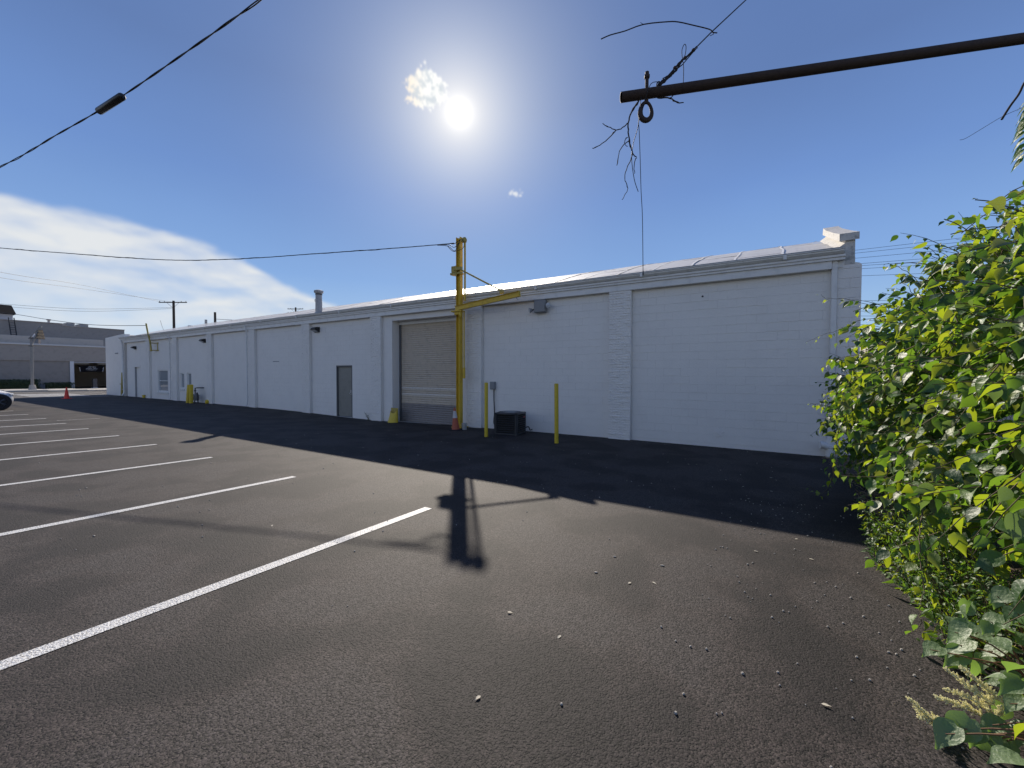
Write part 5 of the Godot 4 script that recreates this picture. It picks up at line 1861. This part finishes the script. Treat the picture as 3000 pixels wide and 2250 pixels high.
func crown_x(y: float, z: float) -> float:
	var x := 0.84 + 0.10 * sin(z * 1.9 + y * 1.3) + 0.08 * sin(z * 4.3 - y * 3.1)
	x += 0.16 * smoothstep(0.9, 0.3, y) + 0.62 * smoothstep(1.9, 3.1, y)
	x -= 0.12 * smoothstep(0.8, 1.3, y) * smoothstep(2.1, 1.7, y) * smoothstep(-5.0, -5.8, z) * smoothstep(-7.4, -6.8, z)
	x += 0.10 * smoothstep(-6.6, -8.8, z) + 0.4 * smoothstep(1.2, 0.5, y) * smoothstep(-5.8, -7.2, z) + 0.42 * smoothstep(1.0, 0.45, y) * smoothstep(-4.7, -3.9, z)
	return x

func crown_top(z: float) -> float:
	var h := 2.95 + 0.13 * sin(z * 2.2) + 0.08 * sin(z * 5.3 + 1.0)
	return h - 1.15 * smoothstep(-6.3, -7.9, z) - 0.32 * smoothstep(-5.2, -3.8, z)

func vegetation() -> void:
	var mats: Array = M.leaf
	var meshes := [leaf_mesh(0.11, 0.068, 0.030, 8, 0.28, 0.10), leaf_mesh(0.1, 0.06, 0.045, 8, 0.42, 0.08), leaf_mesh(0.115, 0.074, 0.016, 8, 0.16, 0.12)]
	var o := thing("vine_thicket", "tall sunlit green thicket of heart-leaved vines on the right side", "shrub", on(1.9, -6.5))
	var leaves := []
	var wood := begin()
	var pick := func(at: Vector3) -> int:
		var r := rng.randf()
		return 0 if r < 0.31 else 1 if r < 0.58 else 2 if r < 0.82 else 3 if r < 0.85 else 4 if r < 0.93 else 5
	# outer shoots over the crown surface
	for i in 760:
		var z := rng.randf_range(-8.5, -2.2)
		var h := crown_top(z)
		var y := 0.2 + (h - 0.2) * pow(rng.randf(), 0.85)
		var x := crown_x(y, z)
		var deep := 0.55 * pow(rng.randf(), 1.6)
		var start := on(x + 0.35 + deep, z + rng.randf_range(-0.2, 0.2), y - 0.1)
		var out := Vector3(rng.randf_range(-1.0, -0.45), rng.randf_range(-0.9, 0.9) if y < h - 0.5 else rng.randf_range(0.3, 1.3), rng.randf_range(-0.8, 0.8)).normalized()
		var ln := rng.randf_range(0.35, 0.75)
		var path := []
		for k in 6:
			var t := k / 5.0
			path.append(start + out * ln * t - Vector3(0, 0.28 * t * t * ln, 0) + rv(0.012))
		tube(wood, path, [0.0042, 0.0038, 0.0034, 0.0028, 0.0022, 0.0016], 4, false)
		dress(leaves, path, 0.056, 1.35, 0.65, pick, 3)
	# top of the thicket beyond the crest
	for i in 260:
		var z := rng.randf_range(-8.4, -2.2)
		var h := crown_top(z)
		var start := on(rng.randf_range(1.4, 3.0), z, h - rng.randf_range(0.1, 0.7))
		var out := Vector3(rng.randf_range(-0.8, 0.5), rng.randf_range(0.1, 1.0), rng.randf_range(-0.8, 0.8)).normalized()
		var ln := rng.randf_range(0.35, 0.7)
		var path := []
		for k in 5:
			var t := k / 4.0
			path.append(start + out * ln * t - Vector3(0, 0.3 * t * t * ln, 0))
		tube(wood, path, 0.004, 4, false)
		dress(leaves, path, 0.055, 1.0, 0.6, pick, 3)
	# inner leaves, sparse
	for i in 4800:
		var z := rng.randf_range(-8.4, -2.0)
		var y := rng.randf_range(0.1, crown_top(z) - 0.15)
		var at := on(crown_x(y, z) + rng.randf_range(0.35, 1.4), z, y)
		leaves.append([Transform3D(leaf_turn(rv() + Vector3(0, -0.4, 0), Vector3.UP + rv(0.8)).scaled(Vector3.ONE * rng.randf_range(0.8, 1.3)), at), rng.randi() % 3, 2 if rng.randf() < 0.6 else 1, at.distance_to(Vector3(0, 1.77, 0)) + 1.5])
	# woody stems
	for i in 34:
		var z := rng.randf_range(-8.2, -2.6)
		var base := on(rng.randf_range(1.5, 2.4), z, -0.02)
		var h := crown_top(z) - 0.45
		var path := [base, base + Vector3(rng.randf_range(-0.2, 0.2), h * 0.35, rng.randf_range(-0.3, 0.3)), base + Vector3(rng.randf_range(-0.5, 0.2), h * 0.7, rng.randf_range(-0.6, 0.6)), base + Vector3(rng.randf_range(-0.7, 0.2), h * 0.98, rng.randf_range(-0.8, 0.8))]
		var r := rng.randf_range(0.010, 0.024)
		var sp := smooth_path(path, 4)
		var taper := []
		for k in sp.size():
			taper.append(r * lerpf(1.0, 0.12, float(k) / (sp.size() - 1)))
		tube(wood, sp, taper, 6, false)
	part("stems", wood, M.stem, o)
	put_leaves(o, leaves, meshes, mats)
	# shoots that stand clear of the thicket
	var shoots := [[[Vector3(1.467, 2.477, -7.041), Vector3(1.253, 2.601, -6.913), Vector3(1.039, 2.663, -6.783), Vector3(0.862, 2.714, -6.674), Vector3(0.649, 2.724, -6.543), Vector3(0.568, 2.776, -6.495)], 0.09, "upper thin vine shoot reaching left across the wall corner"],
		[[Vector3(1.324, 2.58, -6.956), Vector3(1.148, 2.476, -6.844), Vector3(0.972, 2.444, -6.734), Vector3(0.797, 2.34, -6.623), Vector3(0.621, 2.266, -6.512), Vector3(0.41, 2.166, -6.379)], 0.075, "lower thin vine shoot drooping left across the wall corner"],
		[[Vector3(1.016, 1.569, -6.5), Vector3(0.847, 1.488, -6.393), Vector3(0.713, 1.38, -6.306), Vector3(0.576, 1.40, -6.224), Vector3(0.457, 1.407, -6.15)], 0.03, "leafy vine shoot pointing left before the downspout"],
		[[Vector3(0.889, 1.492, -5.949), Vector3(0.783, 1.29, -5.877), Vector3(0.692, 1.087, -5.815), Vector3(0.679, 0.903, -5.802), Vector3(0.66, 0.719, -5.788), Vector3(0.64, 0.56, -5.77), Vector3(0.536, 0.423, -5.699), Vector3(0.43, 0.53, -5.632)], 0.04, "long vine shoot hanging down before the shaded asphalt"],
		[[Vector3(2.047, 2.998, -6.239), Vector3(1.915, 3.183, -6.164), Vector3(1.842, 3.283, -6.122), Vector3(1.784, 3.375, -6.088)], 0.045, "short curled vine shoot standing above the thicket crest"],
		[[Vector3(1.728, 2.879, -5.686), Vector3(1.845, 3.082, -5.764), Vector3(1.949, 3.207, -5.833), Vector3(2.053, 3.363, -5.901), Vector3(2.2, 3.5, -5.95)], 0.07, "straight vine shoot slanting up right above the thicket crest"],
		[[Vector3(1.576, 2.635, -6.408), Vector3(1.353, 2.892, -6.278), Vector3(1.162, 3.0, -6.165), Vector3(1.099, 2.99, -6.127)], 0.04, "leafy vine shoot on the left shoulder of the thicket"],
		[[Vector3(0.95, 1.75, -6.2), Vector3(0.82, 1.66, -6.1), Vector3(0.70, 1.60, -6.05), Vector3(0.60, 1.52, -6.0), Vector3(0.55, 1.40, -5.98)], 0.032, "bright leafy vine shoot arching out at the left of the thicket"],
		[[Vector3(0.93, 1.35, -6.05), Vector3(0.80, 1.22, -5.95), Vector3(0.72, 1.05, -5.9), Vector3(0.70, 0.85, -5.88)], 0.034, "bright leafy vine shoot drooping beside the longest hanging shoot"],
		[[Vector3(0.949, 0.825, -3.967), Vector3(0.892, 0.678, -3.751), Vector3(0.862, 0.541, -3.611), Vector3(0.853, 0.442, -3.485), Vector3(0.818, 0.337, -3.401), Vector3(0.793, 0.28, -3.29), Vector3(0.72, 0.25, -3.22)], 0.038, "trailing vine shoot hanging to the asphalt in the near right"]]
	for s in shoots:
		var v := thing("vine_shoot", s[2], "vine", s[0][0], "single vine shoots at the thicket edge")
		var path := smooth_path(s[0], 6)
		var st := begin()
		var rr := []
		for i in path.size():
			path[i] += rv(0.006)
			rr.append(lerpf(0.0042, 0.0014, float(i) / path.size()))
		tube(st, path, rr, 5)
		part("stem", st, M.stem, v)
		var ls := []
		dress(ls, path, s[1], 0.9, 0.4, func(_a): return [0, 0, 0, 3, 1][rng.randi() % 5], 3)
		put_leaves(v, ls, meshes, mats)
	weeds(mats)
	knotweed()
	overhanging()
	wall_weed()

func weeds(mats: Array) -> void:
	var o := thing("weed_patch", "low fine-leaved weeds along the thicket foot at the asphalt edge", "weeds", on(1.0, -4.4))
	var meshes := [leaf_mesh(0.085, 0.02, 0.02, 4, 0.2), leaf_mesh(0.06, 0.024, 0.012, 4, 0.15)]
	var leaves := []
	var wood := begin()
	for i in 420:
		var z := rng.randf_range(-5.6, -3.15)
		var x := 0.90 + 0.06 * sin(z * 3.0) + 0.62 * pow(rng.randf(), 1.4) + 0.04 * rng.randf()
		var base := on(x, z)
		var h := rng.randf_range(0.12, 0.5) * smoothstep(0.82, 1.15, x) + 0.06
		var lean := Vector3(rng.randf_range(-0.5, 0.15), 1.0, rng.randf_range(-0.4, 0.4)) * h
		var path := []
		for k in 5:
			var t := k / 4.0
			path.append(base + lean * t + Vector3(-0.12 * t * t * h, -0.1 * t * t * h, 0.0) + rv(0.004))
		tube(wood, path, 0.0022, 3, false)
		dress(leaves, path, 0.021, 1.0, 0.6, func(_a): return [0, 1, 1, 2][rng.randi() % 4], 2)
	part("stems", wood, M.stem, o)
	put_leaves(o, leaves, meshes, mats)

func knotweed() -> void:
	var o := thing("knotweed", "broad-leaved plant with cream flower sprays in the near right corner", "plant", on(1.0, -2.7))
	var meshes := [leaf_mesh(0.115, 0.095, 0.03, 10, 0.16, 0.2), leaf_mesh(0.105, 0.08, 0.045, 10, 0.28, 0.18)]
	var wood := begin()
	var spots := [Vector3(0.70, 0.43, -2.743), Vector3(0.8, 0.515, -2.809), Vector3(0.874, 0.52, -2.854), Vector3(0.819, 0.453, -2.817), Vector3(0.946, 0.567, -2.9), Vector3(0.941, 0.425, -2.892), Vector3(0.917, 0.368, -2.876), Vector3(1.024, 0.273, -2.939), Vector3(0.8, 0.40, -2.80), Vector3(1.059, 0.606, -2.97), Vector3(0.673, 0.24, -2.426), Vector3(0.729, 0.26, -2.462), Vector3(0.772, 0.23, -2.487), Vector3(0.842, 0.277, -2.533), Vector3(0.858, 0.2, -2.539), Vector3(0.935, 0.23, -2.588), Vector3(0.809, 0.21, -2.508), Vector3(0.904, 0.368, -2.574), Vector3(1.0, 0.33, -2.62), Vector3(1.08, 0.45, -2.8), Vector3(1.0, 0.66, -3.0), Vector3(1.1, 0.5, -2.7), Vector3(1.02, 0.24, -2.5), Vector3(1.13, 0.36, -2.6)]
	var leaves := []
	for p in spots:
		var root := on(1.15, p.z - 0.05)
		var mid: Vector3 = root.lerp(p, 0.55) + Vector3(0.02, 0.10, 0)
		tube(wood, smooth_path([root, mid, p], 4), [0.006, 0.006, 0.005, 0.005, 0.004, 0.004, 0.003, 0.003, 0.002], 5, false)
		var axis := (Vector3(-0.75, -0.5, 0.35) + rv(0.5)).normalized()
		leaves.append([Transform3D(leaf_turn(axis, Vector3(-0.15, 0.9, 0.35) + rv(0.35)).scaled(Vector3.ONE * rng.randf_range(0.85, 1.3)), p - axis * 0.06), rng.randi() % 2, 0, 1.0])
	for i in 60:
		var p := on(rng.randf_range(0.85, 1.3), rng.randf_range(-3.2, -2.2), rng.randf_range(0.05, 0.5))
		leaves.append([Transform3D(leaf_turn(Vector3(-0.5, -0.5, 0.2) + rv(0.8), Vector3.UP + rv(0.6)).scaled(Vector3.ONE * rng.randf_range(0.6, 1.1)), p), rng.randi() % 2, 0, 2.0])
	part("stems", wood, M.stem_red, o)
	put_leaves(o, leaves, meshes, [M.broad_leaf])
	var sprays := [[Vector3(0.574, 0.305, -2.486), Vector3(0.635, 0.236, -2.521), Vector3(0.696, 0.203, -2.557)], [Vector3(0.679, 0.314, -2.55), Vector3(0.769, 0.279, -2.605), Vector3(0.852, 0.237, -2.655)], [Vector3(0.714, 0.437, -2.576), Vector3(0.813, 0.35, -2.634), Vector3(0.904, 0.279, -2.688)], [Vector3(0.766, 0.446, -2.609), Vector3(0.842, 0.376, -2.653), Vector3(0.934, 0.288, -2.707)], [Vector3(0.716, 0.349, -2.574), Vector3(0.814, 0.306, -2.633), Vector3(0.889, 0.244, -2.678)], [Vector3(1.01, 0.289, -2.754), Vector3(0.942, 0.263, -2.711), Vector3(0.89, 0.219, -2.678)], [Vector3(0.613, 0.225, -2.507), Vector3(0.666, 0.21, -2.539), Vector3(0.726, 0.19, -2.575)]]
	for s in sprays:
		var st := begin()
		var main := smooth_path([s[2], s[1], s[0]], 8)
		tube(st, main, 0.0016, 4, false)
		for i in range(1, main.size()):
			var t := float(i) / main.size()
			for q in 5:
				var dir: Vector3 = ((main[i] - main[i - 1]).normalized() + rv(0.75) + Vector3(0, 0.25, 0)).normalized()
				var ln := 0.05 * (1.0 - t * 0.75) * rng.randf_range(0.6, 1.1)
				var n := int(ln / 0.0042) + 1
				for k in n:
					var c: Vector3 = main[i] + dir * ln * (k + 1.0) / n + rv(0.0022)
					var r := rng.randf_range(0.0026, 0.0045)
					for f in 4:   # a floret: small four-sided bud
						var a0 := TAU * f / 4.0
						var a1 := TAU * (f + 1) / 4.0
						var p0 := c + Vector3(cos(a0), 0, sin(a0)) * r
						var p1 := c + Vector3(cos(a1), 0, sin(a1)) * r
						tri(st, p0, p1, c + Vector3(0, r * 1.2, 0), p0 + p1 - c * 2.0)
						tri(st, p0, p1, c - Vector3(0, r * 1.2, 0), p0 + p1 - c * 2.0)
		part("flower_spray", st, M.flower, o)

func overhanging() -> void:
	var o := thing("overhanging_branch", "dark branch tip with hanging compound leaf at the upper right frame edge", "branch", Vector3(1.7, 4.07, -4.88))
	var st := begin()
	tube(st, smooth_path([Vector3(2.6, 4.6, -5.3), Vector3(1.85, 4.25, -4.98), Vector3(1.694, 4.072, -4.878), Vector3(1.639, 3.95, -4.841), Vector3(1.584, 3.859, -4.804), Vector3(1.529, 3.753, -4.767)], 4), 0.0075, 6)
	part("branch", st, M.twig, o)
	st = begin()
	tube(st, smooth_path([Vector3(2.0, 4.0, -5.05), Vector3(1.697, 3.86, -4.873), Vector3(1.54, 3.78, -4.774), Vector3(1.406, 3.686, -4.689), Vector3(1.294, 3.606, -4.617), Vector3(1.254, 3.593, -4.592)], 4), 0.0016, 4)
	part("tendril", st, M.twig, o)
	var leaves := []
	var rachis := smooth_path([Vector3(1.78, 4.1, -4.75), Vector3(1.64, 3.82, -4.62), Vector3(1.60, 3.6, -4.58), Vector3(1.58, 3.36, -4.56)], 6)
	st = begin()
	tube(st, rachis, 0.003, 4)
	part("rachis", st, M.stem, o)
	var lm := leaf_mesh(0.11, 0.04, 0.02, 5, 0.15)
	for i in range(4, rachis.size()):
		for s in [-1.0, 1.0]:
			var axis := (Vector3(0.5 * s, -0.6, 0.35 * s) + rv(0.15)).normalized()
			leaves.append([Transform3D(leaf_turn(axis, Vector3(-0.5, 0.6, 0.6) + rv(0.2)), rachis[i]), 0, 1, 0.0])
	put_leaves(o, leaves, [lm], M.leaf)

func wall_weed() -> void:
	var at := Vector3(-13.42, -0.11, WZ + 0.13)
	var o := thing("wall_weed", "small scraggly weed growing at the wall foot left of the roll-up door", "weed", at)
	var st := begin()
	var leaves := []
	for i in 9:
		var tip := at + Vector3(rng.randf_range(-0.18, 0.16), rng.randf_range(0.12, 0.36), rng.randf_range(0.0, 0.1))
		var path := [at + rv(0.02), at.lerp(tip, 0.5) + Vector3(0, 0.04, 0), tip]
		tube(st, path, 0.003, 4)
		dress(leaves, path, 0.045, 0.6, 0.4, func(_a): return 2, 1)
	part("stems", st, M.stem, o)
	put_leaves(o, leaves, [leaf_mesh(0.1, 0.025, 0.02, 4)], M.leaf)

# ------------------------------------------------------------------ scraps on the asphalt
func loose_bits() -> void:
	var rr := RandomNumberGenerator.new()
	rr.seed = 99
	var spots := []
	for i in 44:
		var z := rr.randf_range(-9.5, -1.2)
		spots.append(Vector2(rr.randf_range(-9.0, 0.6) if i % 2 else rr.randf_range(-1.6, 0.9), z))
	var lm := leaf_mesh(0.042, 0.018, 0.004, 4, 0.15)
	for i in spots.size():
		var at := on(spots[i].x, spots[i].y, 0.006)
		if i % 3 != 1:
			var o := thing("fallen_leaf", "small dry fallen leaf scrap lying on the asphalt", "leaf", at, "dry leaf scraps on the asphalt")
			placed("blade", lm, M.litter, o, Vector3.ZERO, Basis(Vector3.UP, rr.randf() * TAU) * Basis(Vector3.RIGHT, rr.randf_range(-0.2, 0.2)))
		else:
			var o := thing("pebble", "small pale pebble lying loose on the asphalt", "pebble", at, "pale pebbles on the asphalt")
			var st := begin()
			lathe(st, at - Vector3(0, 0.004, 0), [[0.0, 0.0], [0.011, 0.001], [0.013, 0.004], [0.008, 0.007], [0.0, 0.008]], 7, Basis(Vector3.UP, rr.randf() * TAU).scaled(Vector3(rr.randf_range(0.8, 1.8), 1.0, rr.randf_range(0.6, 1.0))), true)
			part("stone", st, M.pebble, o)
	# bits too many to count: fine grit and dry litter along the bed
	var mm := MultiMesh.new()
	mm.transform_format = MultiMesh.TRANSFORM_3D
	var keep := org
	org = Vector3.ZERO
	var g := begin()
	lathe(g, Vector3.ZERO, [[0.0, -0.002], [0.006, 0.001], [0.004, 0.006], [0.0, 0.007]], 5)
	g.generate_normals()
	mm.mesh = g.commit()
	org = keep
	mm.instance_count = 520
	for i in 520:
		var x := rr.randf_range(-12.0, 1.0)
		var z := rr.randf_range(-9.6, -1.0)
		if i > 160:
			x = rr.randf_range(-0.6, 1.5) + 0.4 * rr.randf()
			z = rr.randf_range(-6.5, -1.6)
		if i > 440:   # grit against the wall foot
			x = rr.randf_range(-8.0, 1.2)
			z = WZ + 0.05 + 0.35 * pow(rr.randf(), 2.0)
		mm.set_instance_transform(i, Transform3D(Basis(Vector3.UP, rr.randf() * TAU).scaled(Vector3.ONE * rr.randf_range(0.5, 1.5)), on(x, z, 0.002)))
	var f := MultiMeshInstance3D.new()
	f.name = "grit"
	f.multimesh = mm
	f.material_override = M.pebble
	f.set_meta("kind", "stuff")
	f.set_meta("label", "fine pale grit scattered over the asphalt")
	f.set_meta("category", "grit")
	add_child(f)
	var tw := MultiMesh.new()
	tw.transform_format = MultiMesh.TRANSFORM_3D
	org = Vector3.ZERO
	g = begin()
	tube(g, [Vector3(-0.08, 0, 0), Vector3(0, 0.01, 0.01), Vector3(0.09, 0, 0)], 0.0025, 4)
	g.generate_normals()
	tw.mesh = g.commit()
	org = keep
	tw.instance_count = 700
	for i in 700:
		var z := rr.randf_range(-10.8, -2.2)
		tw.set_instance_transform(i, Transform3D(Basis(Vector3.UP, rr.randf() * TAU) * Basis(Vector3.BACK, rr.randf_range(-0.25, 0.25)), on(1.05 + 0.9 * rr.randf(), z, 0.05 + 0.05 * rr.randf())))
	f = MultiMeshInstance3D.new()
	f.name = "dry_litter"
	f.multimesh = tw
	f.material_override = M.dry
	f.set_meta("kind", "stuff")
	f.set_meta("label", "dry twig litter on the earth under the thicket")
	f.set_meta("category", "litter")
	add_child(f)
